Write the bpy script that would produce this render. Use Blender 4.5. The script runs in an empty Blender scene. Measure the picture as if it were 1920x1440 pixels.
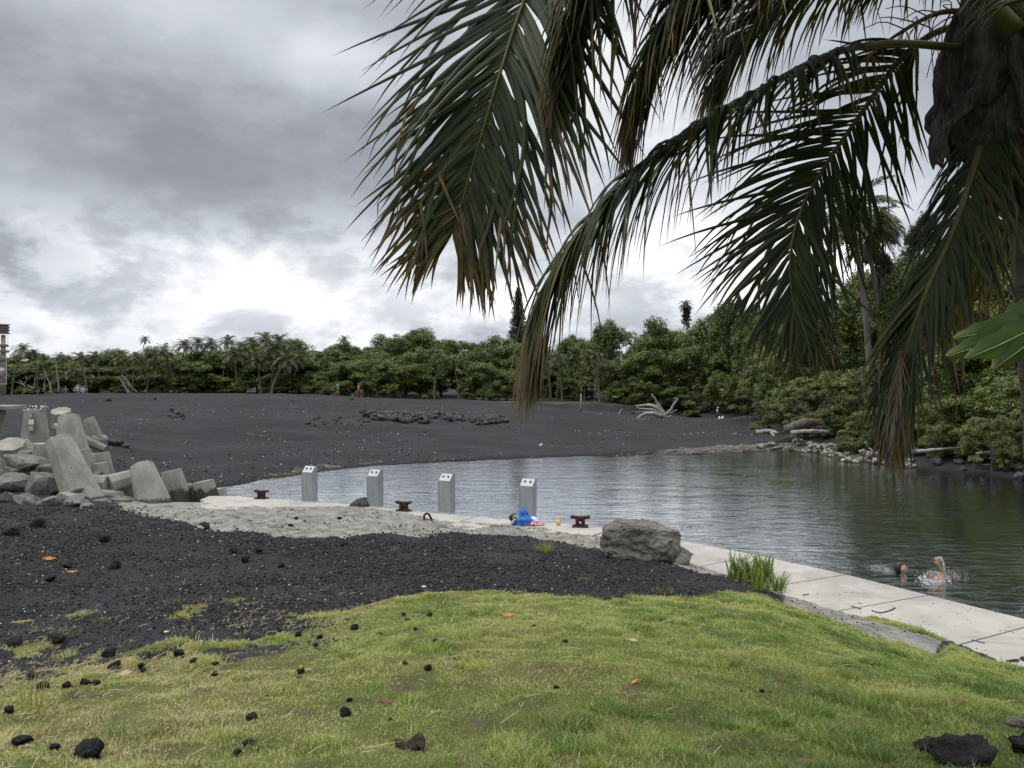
import bpy, bmesh, math, random
import numpy as np
from mathutils import Vector, Matrix, Euler
R = math.radians
SC = bpy.context.scene
COL = SC.collection

# ---------------------------------------------------------------- camera
F = 1550.0; CZ = 3.4
cd = bpy.data.cameras.new('camera'); cam = bpy.data.objects.new('camera', cd); COL.objects.link(cam)
cam.location = (0, 0, CZ); cam.rotation_euler = (R(90), 0, 0)
cd.sensor_width = 36; cd.lens = F / 1920 * 36; cd.clip_start = .05; cd.clip_end = 3000
SC.camera = cam

# ---------------------------------------------------------------- exposure
SC.view_settings.view_transform = 'Standard'; SC.view_settings.look = 'None'
SC.view_settings.exposure = 0.13; SC.view_settings.gamma = 1
SC.cycles.max_bounces = 6; SC.cycles.transparent_max_bounces = 8
SC.cycles.sample_clamp_indirect = 4

# ---------------------------------------------------------------- node helper
class NT:
    def __init__(s, tree): s.t = tree; s.n = tree.nodes; s.l = tree.links; s.n.clear()
    def add(s, kind, **kw):
        n = s.n.new(kind)
        for k, v in kw.items():
            if k == 'ins':
                for a, b in v.items():
                    if hasattr(b, 'is_output') or isinstance(b, bpy.types.NodeSocket): s.l.new(b, n.inputs[a])
                    else: n.inputs[a].default_value = b
            else: setattr(n, k, v)
        return n
    def math(s, op, a, b=None, c=None, clamp=False):
        n = s.n.new('ShaderNodeMath'); n.operation = op; n.use_clamp = clamp
        for i, v in enumerate((a, b, c)):
            if v is None: continue
            if isinstance(v, bpy.types.NodeSocket): s.l.new(v, n.inputs[i])
            else: n.inputs[i].default_value = v
        return n.outputs[0]
    def mix(s, f, a, b, mode='MIX'):
        n = s.n.new('ShaderNodeMix'); n.data_type = 'RGBA'; n.blend_type = mode
        for i, v in ((0, f), (6, a), (7, b)):
            if isinstance(v, bpy.types.NodeSocket): s.l.new(v, n.inputs[i])
            else: n.inputs[i].default_value = (v if i == 0 else (*v, 1) if len(v) == 3 else v)
        return n.outputs[2]
    def ramp(s, f, stops, interp='LINEAR'):
        n = s.n.new('ShaderNodeValToRGB'); e = n.color_ramp; e.interpolation = interp
        while len(e.elements) < len(stops): e.elements.new(.5)
        for q, (p, c) in zip(e.elements, stops):
            q.position = p; q.color = (c, c, c, 1) if not hasattr(c, '__len__') else (*c, 1)
        s.l.new(f, n.inputs[0]); return n.outputs[0]
    def smooth(s, v, lo, hi):
        n = s.n.new('ShaderNodeMapRange'); n.interpolation_type = 'SMOOTHSTEP'
        s.l.new(v, n.inputs[0]); n.inputs[1].default_value = lo; n.inputs[2].default_value = hi
        return n.outputs[0]
    def noise(s, vec, scale, detail=4, rough=.55, dist=0):
        n = s.n.new('ShaderNodeTexNoise'); s.l.new(vec, n.inputs['Vector'])
        n.inputs['Scale'].default_value = scale; n.inputs['Detail'].default_value = detail
        n.inputs['Roughness'].default_value = rough; n.inputs['Distortion'].default_value = dist
        return n.outputs[0]

# ---------------------------------------------------------------- sky: broken overcast over a clear sky
SUN_EL, SUN_AZ = R(58), R(275)     # compass azimuth of the sun, measured from +Y towards +X
def make_world():
    w = bpy.data.worlds.new('World'); SC.world = w; w.use_nodes = True
    t = NT(w.node_tree)
    tc = t.add('ShaderNodeTexCoord').outputs['Generated']
    sp = t.add('ShaderNodeSeparateXYZ', ins={0: tc}); X, Y, Z = sp.outputs
    sky = t.add('ShaderNodeTexSky'); sky.sky_type = 'NISHITA'; sky.sun_disc = False
    sky.sun_elevation = SUN_EL; sky.sun_rotation = SUN_AZ
    skyc = t.mix(1.0, sky.outputs[0], (.10, .10, .10), 'MULTIPLY')
    # azimuth and elevation
    az = t.math('ARCTAN2', X, Y); el = t.math('ARCSINE', Z)
    # cloud-layer coordinates (a flat layer seen in perspective)
    zz = t.math('ADD', t.math('MAXIMUM', Z, 0.0), .16)
    cx = t.math('DIVIDE', X, zz); cy = t.math('DIVIDE', Y, zz)
    cv = t.add('ShaderNodeCombineXYZ', ins={0: cx, 1: cy, 2: 0.0}).outputs[0]
    dirv = t.add('ShaderNodeCombineXYZ', ins={0: az, 1: t.math('MULTIPLY', el, 1.9), 2: 0.0}).outputs[0]
    n1 = t.noise(cv, .55, 6, .5, .2)
    n2 = t.noise(dirv, 4.6, 8, .58, .1)
    n3 = t.noise(dirv, 14.0, 8, .62, .1)
    nn = t.math('ADD', t.math('MULTIPLY', t.math('SUBTRACT', n2, .5), .75), t.math('MULTIPLY', t.math('SUBTRACT', n3, .5), .28))
    nn = t.math('ADD', nn, t.math('MULTIPLY', t.math('SUBTRACT', n1, .5), .25))
    elw = t.math('ADD', el, t.math('MULTIPLY', nn, .10))
    # cloud brightness by elevation (radians): bright low gap, dark heavy belt, paler above, bright zenith
    L = t.ramp(elw, [(0.0, .68), (.06, .70), (.105, .74), (.145, .72), (.185, .52), (.225, .40), (.29, .385), (.35, .45), (.41, .46), (.50, .38), (.75, 1.0), (1.0, 1.0)])
    L = t.math('ADD', L, t.math('MULTIPLY', nn, .36))
    pn = t.noise(dirv, 8.5, 8, .60, .15); lo_ = t.math('SUBTRACT', 1.0, t.smooth(el, .13, .24))
    L = t.math('ADD', L, t.math('MULTIPLY', t.math('MULTIPLY', t.math('SUBTRACT', t.smooth(pn, .40, .58), .5), lo_), .30))
    L = t.math('ADD', L, t.math('MULTIPLY', t.math('SUBTRACT', t.smooth(t.noise(dirv, 3.1, 8, .60, .1), .38, .62), .5), .13))
    def blob(a0, e0, ra, re, amp, L, nz=.5):
        a = t.math('DIVIDE', t.math('SUBTRACT', az, a0), ra)
        e = t.math('DIVIDE', t.math('SUBTRACT', el, e0), re)
        d = t.math('SQRT', t.math('ADD', t.math('MULTIPLY', a, a), t.math('MULTIPLY', e, e)))
        d = t.math('ADD', d, t.math('MULTIPLY', nn, nz * 2.2))
        m = t.math('SUBTRACT', 1.0, t.smooth(d, .15, 1.15))
        return t.math('ADD', L, t.math('MULTIPLY', m, amp)), m
    # az = atan((u-960)/1550), el ~ (720-v)/1550
    L, _ = blob(-.30, .125, .26, .04, .09, L, .9)      # white break above the left treeline
    L, _ = blob(-.14, .095, .26, .035, .15, L, .7)
    L, mb1 = blob(-.56, .125, .17, .045, -.24, L, .6)   # blue-grey bank far left
    L, _ = blob(-.205, .365, .12, .05, .28, L, .5)      # pale patch left of the fronds
    L, _ = blob(-.42, .40, .30, .05, .10, L, .6)
    L, _ = blob(.10, .36, .22, .14, .42, L, .5)         # pale sky behind the palm
    L, _ = blob(.30, .22, .28, .13, .38, L, .5)
    L, _ = blob(-.02, .25, .12, .06, .10, L, .5)
    L, _ = blob(.02, .10, .16, .03, .20, L, .8)
    L = t.math('MAXIMUM', L, .17)
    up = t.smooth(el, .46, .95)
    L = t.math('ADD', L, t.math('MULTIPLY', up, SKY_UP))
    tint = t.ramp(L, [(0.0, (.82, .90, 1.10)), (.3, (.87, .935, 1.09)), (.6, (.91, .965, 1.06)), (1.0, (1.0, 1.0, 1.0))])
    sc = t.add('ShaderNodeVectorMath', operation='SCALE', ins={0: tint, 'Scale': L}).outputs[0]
    # small blue windows low over the horizon
    n4 = t.noise(dirv, 6.5, 4, .5, .4)
    low = t.math('SUBTRACT', 1.0, t.smooth(el, .12, .20))
    hole = t.math('MULTIPLY', t.smooth(n4, .60, .72), low)
    hole = t.math('MULTIPLY', hole, .55)
    col = t.mix(hole, sc, t.mix(.55, skyc, sc))
    # below the horizon: dim ground tone
    col = t.mix(t.smooth(Z, -.02, .0), (.10, .10, .10), col)
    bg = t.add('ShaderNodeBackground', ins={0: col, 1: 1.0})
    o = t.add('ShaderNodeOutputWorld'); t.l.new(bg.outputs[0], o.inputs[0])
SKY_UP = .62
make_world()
sd = bpy.data.lights.new('sun', 'SUN'); sun = bpy.data.objects.new('sun', sd); COL.objects.link(sun)
sd.energy = 1.5; sd.angle = R(11); sd.color = (1, .95, .87)
sdir = Vector((math.sin(SUN_AZ) * math.cos(SUN_EL), math.cos(SUN_AZ) * math.cos(SUN_EL), math.sin(SUN_EL)))
sun.rotation_euler = sdir.to_track_quat('Z', 'Y').to_euler()

# ---------------------------------------------------------------- numpy noise
def _h(ix, iy, seed):
    n = (ix.astype(np.int64) * 374761393 + iy.astype(np.int64) * 668265263 + seed * 1442695041) & 0x7fffffff
    n = ((n ^ (n >> 13)) * 1274126177) & 0x7fffffff
    return ((n ^ (n >> 16)) & 0xffff) / 65535.0
def vn(x, y, seed=0):
    x = np.asarray(x, float); y = np.asarray(y, float)
    ix = np.floor(x); iy = np.floor(y); fx = x - ix; fy = y - iy
    fx = fx * fx * (3 - 2 * fx); fy = fy * fy * (3 - 2 * fy)
    a = _h(ix, iy, seed); b = _h(ix + 1, iy, seed); c = _h(ix, iy + 1, seed); d = _h(ix + 1, iy + 1, seed)
    return (a * (1 - fx) + b * fx) * (1 - fy) + (c * (1 - fx) + d * fx) * fy
def fbm(x, y, sc, oc=4, seed=0):
    s = 0; a = .5; t = 0
    for i in range(oc):
        s = s + a * vn(x * sc + i * 17.3, y * sc - i * 9.1, seed + i); t += a; a *= .5; sc *= 2.03
    return s / t
def sstep(x, a, b):
    t = np.clip((x - a) / (b - a), 0, 1); return t * t * (3 - 2 * t)

# ---------------------------------------------------------------- terrain
def W(px, py, d): return Vector(((px - 960) / F * d, d, CZ - (py - 720) / F * d))
def T(u, *pairs): return np.interp(u, [p[0] for p in pairs], [p[1] for p in pairs])
def z3f(u): return T(u, (0, .95), (640, .9), (1100, .85), (1300, .75), (1480, .35), (1650, .15), (1780, .1), (1920, .05), (2300, .0))
def y3f(u): return T(u, (-200, 1260), (0, 1245), (200, 1225), (400, 1180), (640, 1150), (740, 1125), (900, 1105), (1100, 1115), (1300, 1118), (1350, 1108), (1430, 1113), (1500, 1144), (1560, 1166), (1640, 1196), (1700, 1217), (1755, 1230), (1785, 1207), (1840, 1230), (1920, 1252), (2100, 1330))
def d3f(u): return (CZ - z3f(u)) * F / (y3f(u) - 720)
def d5f(u): return T(u, (-200, 21.5), (200, 22.5), (370, 23.7), (500, 22.9), (600, 22.9), (650, 23.3), (700, 22.9), (740, 22.1), (830, 20.7), (950, 20), (1060, 19.4), (1140, 18.4), (1240, 16.7), (1310, 15.4), (1480, 13.25), (1545, 12.5), (1650, 11.8), (1780, 10.9), (1850, 10.2), (1920, 9.9), (2200, 8.8), (2600, 7.9))
def d6f(u): return T(u, (-200, 25.6), (430, 25.1), (600, 23.9), (850, 21.5), (1140, 19.5), (1310, 17.6), (1460, 16.0), (1700, 13.7), (1920, 12.0), (2200, 10.5), (2600, 9.2))
def d9f(u): return T(u, (200, 28.2), (300, 29), (430, 31.5), (500, 33.6), (560, 35.5), (700, 39.5), (900, 42.3), (1100, 43.8), (1300, 45.5), (1400, 48), (1500, 48), (1545, 46), (1570, 42.6), (1700, 39), (1800, 36), (1920, 33.6), (2300, 28), (3000, 24))
ISL = lambda u: np.clip((u - 190) / 90, 0, 1)        # 0 = land on the far left, 1 = pond
def controls(u):
    L = 1 - ISL(u); z3 = z3f(u); d3 = d3f(u); d5 = d5f(u); d6 = d6f(u); d9 = d9f(u)
    o = np.ones_like(u)
    D = [0 * o, 3.4 * o, 3.4 + (d3 - 3.4) * .45, d3, d3 + (d5 - d3) * .5, d5, d6 - .55, d6 - .1, np.minimum(d6 + 1.2, d9 - 2), np.maximum(d9 - 3, d6 + 1.4), d9,
         d9 + 3.5, np.maximum(T(u, (1200, 62), (1400, 62), (1560, 54), (1920, 45), (3000, 38)), 0),
         T(u, (0, 90), (900, 88), (980, 75), (1040, 72), (1100, 70), (1180, 72), (1300, 80), (1560, 64), (1920, 56), (3000, 50)),
         T(u, (0, 98), (850, 96), (940, 82), (1300, 84), (1560, 74), (3000, 64)),
         T(u, (0, 104), (850, 100), (900, 88), (1300, 88), (1560, 84), (3000, 74)),
         T(u, (0, 108), (850, 103), (900, 89.6), (1300, 91), (1560, 90), (3000, 84)), 160 * o, 420 * o, 900 * o]
    Z = [1.78 * o, 1.72 * o, 1.72 - (1.72 - z3) * .40, z3, T(u, (0, .45), (400, .35), (1000, .38), (1300, .4), (1480, .18), (1920, .02)),
         L * .12 + .0, L * .3 - .12, L * .45 - .2, L * 1.75 - 1.5, L * 1.85 - 1.5, L * .85 - .5,
         L * .5 + T(u, (400, -.1), (900, -.12), (1150, -.25), (1400, -.3), (1560, .0), (3000, .2)),
         T(u, (0, 1.3), (430, 1.35), (600, 1.2), (830, .78), (980, .8), (1060, .45), (1120, .12), (1200, -.1), (1400, -.1), (1560, .3), (1920, .6), (3000, .7)),
         T(u, (0, 2.15), (200, 2.32), (430, 2.36), (600, 2.2), (700, 1.72), (830, 1.5), (980, 1.62), (1040, 1.38), (1100, .87), (1180, .16), (1300, .06), (1560, .8), (3000, 1.4)),
         T(u, (0, 2.1), (430, 2.2), (600, 2.02), (700, 1.6), (830, 1.35), (940, .7), (1300, .1), (1560, 1.1), (3000, 1.8)),
         T(u, (0, 2.0), (600, 1.9), (850, 1.3), (900, .5), (1150, .45), (1300, .3), (1560, 1.6), (3000, 2.2)),
         T(u, (0, 2.0), (600, 1.9), (850, 1.3), (900, 1.28), (1150, 1.25), (1300, 1.1), (1560, 2.0), (3000, 2.8)), 2.4 * o, 3.0 * o, 3.0 * o]
    return np.array(D), np.array(Z)
TH0 = math.atan(960 / F)
def ud(x, y):
    x = np.asarray(x, float); y = np.asarray(y, float)
    th = np.arctan2(x, y); r = np.hypot(x, y)
    d = r * np.cos(np.minimum(np.abs(th), TH0))
    u = 960 + F * np.tan(np.clip(th, -R(42), R(52)))
    return u, d, th
def masks(x, y):
    """which ground lies where: grass, pale crust, pale shore, far turf (0..1 each)"""
    u, d, th = ud(x, y)
    nb = fbm(x, y, .9, 4, 11) - .5
    d3 = d3f(u)
    soft = T(u, (0, 1.9), (400, 1.3), (600, .5), (700, .3), (1300, .25), (3000, .25))
    g = 1 - sstep(d + nb * soft * 2.2, d3 - soft * .7, d3 + soft * .35)
    g = np.where((u > 1430) & (d > d3 + .25), 0, g)
    hole = sstep(fbm(x, y, 1.9, 4, 61), .46, .52) * sstep(d, d3 - 3.4, d3 - .8) * (1 - sstep(u, 450, 700))
    g = g * (1 - hole)
    spr = sstep(fbm(x, y, 2.3, 4, 67), .60, .66) * (d > d3) * (d < d3 + 1.6) * (1 - sstep(u, 420, 560)) * .8
    g = np.maximum(g, spr)
    # turf spilling over the inner edge of the quay on the right
    g2 = sstep(fbm(x, y, 1.3, 3, 5), .45, .55) * (u > 1620) * (u < 1800) * (np.abs(d - d5f(u) + .15) < .35)
    g = np.maximum(g, g2)
    yc = T(u, (120, 943), (200, 955), (300, 978), (400, 1010), (500, 1022), (640, 1027), (800, 1020), (850, 1000), (900, 1003), (950, 1022), (1050, 1036), (1150, 1048), (1240, 1066), (1300, 1090), (1400, 1112), (1480, 1128), (1520, 1155), (1650, 1190), (1770, 1238), (1800, 1240))
    zc = T(u, (200, .10), (600, .12), (1000, .15), (1300, .15), (1500, .12), (1780, .05))
    dc = (CZ - zc) * F / (yc - 720)
    c = sstep(d + nb * 1.6, dc - .35, dc + .45) * (1 - sstep(d, 26, 28)) * sstep(u, 150, 300)
    c = np.maximum(c, sstep(u, 1440, 1500) * (d > d3 - .35) * (d < 16) * .9) * (1 - sstep(u + nb * 60, 1745, 1790))
    d9 = d9f(u)
    sh = T(u, (400, .1), (520, .7), (800, .45), (900, .15), (1080, .25), (1250, .7), (1400, 1), (1560, 1), (1620, .7), (1760, .2), (1900, 0))
    wid = T(u, (400, 1.5), (900, 1.2), (1200, 2.2), (1400, 4), (1560, 4), (1700, 2))
    s = sstep(d, d9 - .6, d9 + .4) * (1 - sstep(d + nb * 3, d9 + wid * .6, d9 + wid)) * sh * ISL(u)
    D, _ = controls(np.atleast_1d(u).astype(float).ravel())
    ft = (sstep(d - np.reshape(D[16], np.shape(d)) if np.ndim(d) else d - D[16][0], -.3, .4)) * (d < 97) * (u > 860) * (u < 1320)
    return np.clip(g, 0, 1), np.clip(c, 0, 1), np.clip(s, 0, 1), np.clip(ft, 0, 1)
def zt(x, y, rough=True):
    x = np.atleast_1d(np.asarray(x, float)); y = np.atleast_1d(np.asarray(y, float)); sh = x.shape
    x = x.ravel(); y = y.ravel(); u, d, th = ud(x, y)
    D, Z = controls(u); z = np.zeros_like(u)
    for i in range(len(D) - 1):
        a, b = D[i], D[i + 1]; m = (d >= a) & (d < b); t = np.clip((d - a) / np.maximum(b - a, 1e-3), 0, 1)
        if i in (3, 4, 11, 12, 13, 14): t = t * .45 + (t * t * (3 - 2 * t)) * .55
        z = np.where(m, Z[i] + (Z[i + 1] - Z[i]) * t, z)
    z = np.where(d >= D[-1], Z[-1], z)
    back = sstep(np.abs(th), R(80), R(120)); z = z * (1 - back) + 1.8 * back
    if rough:
        g, c, s, ft = masks(x, y)
        d6 = d6f(u); near = 1 - sstep(d, d6 - 1.6, d6 - .6); land = (d < d6 - .3)
        sand = near * (1 - g) * (1 - c)
        z = z + near * g * ((fbm(x, y, .7, 3, 3) - .5) * .22 + (fbm(x, y, 5, 3, 4) - .5) * .05)
        z = z + sand * ((fbm(x, y, .8, 3, 7) - .5) * .16 + (fbm(x, y, 7, 4, 8) - .5) * .10)
        dd5 = d5f(u) - d
        z = z + land * c * ((fbm(x, y, 1.0, 4, 9) - .5) * .22 + (np.abs(fbm(x, y, 2.6, 4, 10) - .5)) * .22 - .03) * sstep(dd5, -.6, 1.5)
        far = sstep(d, d9f(u) + 1, d9f(u) + 10)
        z = z + far * ((fbm(x, y, .09, 4, 21) - .5) * .55 + (fbm(x, y, .6, 3, 22) - .5) * .18 + (fbm(x, y, 1.7, 3, 25) - .5) * .10) * (1 - sstep(d, 85, 100) * .4)
        z = z + (d > d9f(u) - .8) * (1 - far) * (fbm(x, y, .5, 3, 23) - .5) * .25 * T(u, (300, .3), (500, 1), (3000, 1))
    return z.reshape(sh)
_DS = np.concatenate([np.arange(1.2, 30, .03), np.arange(30, 130, .1)])
def G(px, py, surf=None):
    """the point of the ground seen at a pixel (surf: height of a flat surface such as the quay or water)"""
    if surf is not None: return W(px, py, (CZ - surf) * F / (py - 720))
    xs = (px - 960) / F * _DS; zs = zt(xs, _DS); ray = CZ - (py - 720) / F * _DS
    k = np.argmax(zs >= ray); d = _DS[k] if zs[k] >= ray[k] else 95.0
    return Vector(((px - 960) / F * d, d, float(zt((px - 960) / F * d, d)[0])))
def on(px, d):
    x = (px - 960) / F * d; return Vector((x, d, float(zt(x, d)[0])))

# ---------------------------------------------------------------- object helpers
def tag(o, label=None, cat=None, group=None, kind=None):
    if label: o['label'] = label
    if cat: o['category'] = cat
    if group: o['group'] = group
    if kind: o['kind'] = kind
    return o
def empty(name, loc, label, cat, group=None, rz=0):
    o = bpy.data.objects.new(name, None); COL.objects.link(o); o.location = loc; o.rotation_euler = (0, 0, rz)
    o.empty_display_size = .1
    return tag(o, label, cat, group)
def link(name, me, m=None, parent=None, smooth=True):
    o = bpy.data.objects.new(name, me); COL.objects.link(o)
    if m:
        for q in (m if isinstance(m, (list, tuple)) else [m]): me.materials.append(q)
    if parent: o.parent = parent
    if smooth and len(me.polygons): me.polygons.foreach_set('use_smooth', np.ones(len(me.polygons), bool))
    return o
def npmesh(name, V, Fc, attrs=None):
    """fast mesh from arrays; Fc: (n,3) or (n,4) ints"""
    V = np.asarray(V, np.float32); Fc = np.asarray(Fc, np.int32); k = Fc.shape[1]
    me = bpy.data.meshes.new(name); me.vertices.add(len(V)); me.vertices.foreach_set('co', V.ravel())
    me.loops.add(Fc.size); me.loops.foreach_set('vertex_index', Fc.ravel())
    me.polygons.add(len(Fc)); me.polygons.foreach_set('loop_start', np.arange(0, Fc.size, k, dtype=np.int32))
    me.polygons.foreach_set('loop_total', np.full(len(Fc), k, np.int32)); me.update(calc_edges=True)
    for n, a in (attrs or {}).items():
        at = me.attributes.new(n, 'FLOAT', 'POINT'); at.data.foreach_set('value', np.asarray(a, np.float32))
    return me
class MB:
    def __init__(s): s.v = []; s.f = []
    def add(s, vs, fs):
        b = len(s.v); s.v += [tuple(v) for v in vs]; s.f += [tuple(b + i for i in f) for f in fs]; return s
    def box(s, c, h, rot=None):
        vs = [Vector((x * h[0], y * h[1], z * h[2])) for z in (-1, 1) for y in (-1, 1) for x in (-1, 1)]
        if rot: vs = [rot @ v for v in vs]
        return s.add([v + Vector(c) for v in vs], [(0, 2, 3, 1), (4, 5, 7, 6), (0, 1, 5, 4), (2, 6, 7, 3), (0, 4, 6, 2), (1, 3, 7, 5)])
    def tube(s, pts, rad, n=8, cap=True, flat=1.0, jit=0, rnd=None):
        pts = [Vector(p) for p in pts]; m = len(pts); rad = rad if hasattr(rad, '__len__') else [rad] * m
        vs = []; ref = None
        for i, p in enumerate(pts):
            t = (pts[min(i + 1, m - 1)] - pts[max(i - 1, 0)]).normalized()
            if ref is None: ref = Vector((0, 0, 1)) if abs(t.z) < .9 else Vector((1, 0, 0))
            a = t.cross(ref).normalized(); b = a.cross(t).normalized(); ref = b
            for k in range(n):
                q = 2 * math.pi * k / n; r = rad[i] * (1 + (rnd.uniform(-jit, jit) if rnd else 0))
                vs.append(p + a * math.cos(q) * r + b * math.sin(q) * r * flat)
        fs = [(i * n + k, i * n + (k + 1) % n, (i + 1) * n + (k + 1) % n, (i + 1) * n + k) for i in range(m - 1) for k in range(n)]
        if cap: fs += [tuple(range(n - 1, -1, -1)), tuple((m - 1) * n + k for k in range(n))]
        return s.add(vs, fs)
    def build(s, name, m=None, parent=None, smooth=True):
        me = bpy.data.meshes.new(name); me.from_pydata(s.v, [], s.f); me.update()
        return link(name, me, m, parent, smooth)
def bevel(o, w, seg=2, ang=30):
    md = o.modifiers.new('bevel', 'BEVEL'); md.width = w; md.segments = seg; md.limit_method = 'ANGLE'; md.angle_limit = R(ang)
    return o
def flat(o):
    o.data.polygons.foreach_set('use_smooth', np.zeros(len(o.data.polygons), bool)); return o
def copy_tree(o, parent=None):
    c = o.copy(); COL.objects.link(c)
    if parent: c.parent = parent
    for ch in [q for q in list(COL.objects) if q.parent == o]: copy_tree(ch, c)
    return c
def spline(P, n):
    P = [Vector(p) for p in P]; P = [P[0] * 2 - P[1]] + P + [P[-1] * 2 - P[-2]]; out = []
    m = len(P) - 3
    for k in range(n):
        t = k / (n - 1) * m; i = min(int(t), m - 1); t -= i; a, b, c, d = P[i:i + 4]
        out.append(.5 * ((2 * b) + (c - a) * t + (2 * a - 5 * b + 4 * c - d) * t * t + (3 * b - a - 3 * c + d) * t ** 3))
    return out

# ---------------------------------------------------------------- materials
def material(name, build):
    m = bpy.data.materials.new(name); m.use_nodes = True; t = NT(m.node_tree)
    bs = t.add('ShaderNodeBsdfPrincipled'); o = t.add('ShaderNodeOutputMaterial')
    r = build(t, bs); t.l.new(bs.outputs[0] if r is None else r, o.inputs[0]); return m
def setc(t, bs, col=None, rough=None, bumpv=None, dist=.02, strength=1.0, spec=None):
    for k, v in (('Base Color', col), ('Roughness', rough), ('Specular IOR Level', spec)):
        if v is None: continue
        if isinstance(v, bpy.types.NodeSocket): t.l.new(v, bs.inputs[k])
        else: bs.inputs[k].default_value = (*v, 1) if hasattr(v, '__len__') else v
    if bumpv is not None:
        b = t.add('ShaderNodeBump', ins={'Height': bumpv, 'Strength': strength, 'Distance': dist}); t.l.new(b.outputs[0], bs.inputs['Normal'])
def noisy(name, c1, c2, scale=4, rough=.9, dist=.01, c3=None, stretch=(1, 1, 1), spec=.3, bscale=None, lo=.35, hi=.65, strength=1.0):
    def f(t, bs):
        co = t.add('ShaderNodeTexCoord').outputs['Object']
        mp = t.add('ShaderNodeMapping', ins={'Vector': co, 'Scale': stretch}).outputs[0]
        n = t.noise(mp, scale, 8, .6); n2 = t.noise(mp, bscale or scale * 5, 6, .65)
        col = t.mix(t.smooth(n, lo, hi), c1, c2)
        if c3: col = t.mix(t.smooth(n2, .56, .68), col, c3)
        setc(t, bs, col, rough, t.math('ADD', t.math('MULTIPLY', n, .6), n2), dist, strength, spec)
    return material(name, f)
def plain(name, c, rough=.6, metal=0, spec=.5):
    def f(t, bs):
        co = t.add('ShaderNodeTexCoord').outputs['Object']; n = t.noise(co, 9, 5, .6)
        setc(t, bs, t.mix(n, tuple(x * .86 for x in c), tuple(min(1, x * 1.1) for x in c)), rough, spec=spec); bs.inputs['Metallic'].default_value = metal
    return material(name, f)
def leafy(name, cols, dry=None, trans=.35, rough=.5, nscale=None):
    """cols: colours along the 'tint' attribute; dry: colours along the 'dry' attribute"""
    def f(t, bs):
        a = t.add('ShaderNodeAttribute', attribute_name='tint').outputs['Fac']
        k = len(cols) - 1; col = t.ramp(a, [(i / k, c) for i, c in enumerate(cols)])
        oi = t.add('ShaderNodeObjectInfo').outputs['Random']
        col = t.mix(t.math('MULTIPLY', oi, .6), col, t.mix(1.0, col, (.78, .76, .62), 'MULTIPLY'))
        if dry:
            b = t.add('ShaderNodeAttribute', attribute_name='dry').outputs['Fac']
            if nscale:
                co = t.add('ShaderNodeTexCoord').outputs['Object']
                b = t.math('ADD', b, t.math('MULTIPLY', t.math('SUBTRACT', t.noise(co, nscale, 5, .6), .5), .7))
            dc = t.ramp(b, [(0.0, dry[0]), (.45, dry[0]), (.62, dry[1]), (.8, dry[2]), (1.0, dry[3])])
            col = t.mix(t.smooth(b, .3, .6), col, dc)
        setc(t, bs, col, rough, spec=.4)
        tr = t.add('ShaderNodeBsdfTranslucent', ins={0: t.mix(1.0, col, (1.15, 1.25, .6), 'MULTIPLY')})
        mx = t.add('ShaderNodeMixShader', ins={0: trans}); t.l.new(bs.outputs[0], mx.inputs[1]); t.l.new(tr.outputs[0], mx.inputs[2])
        return mx.outputs[0]
    return material(name, f)

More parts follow.
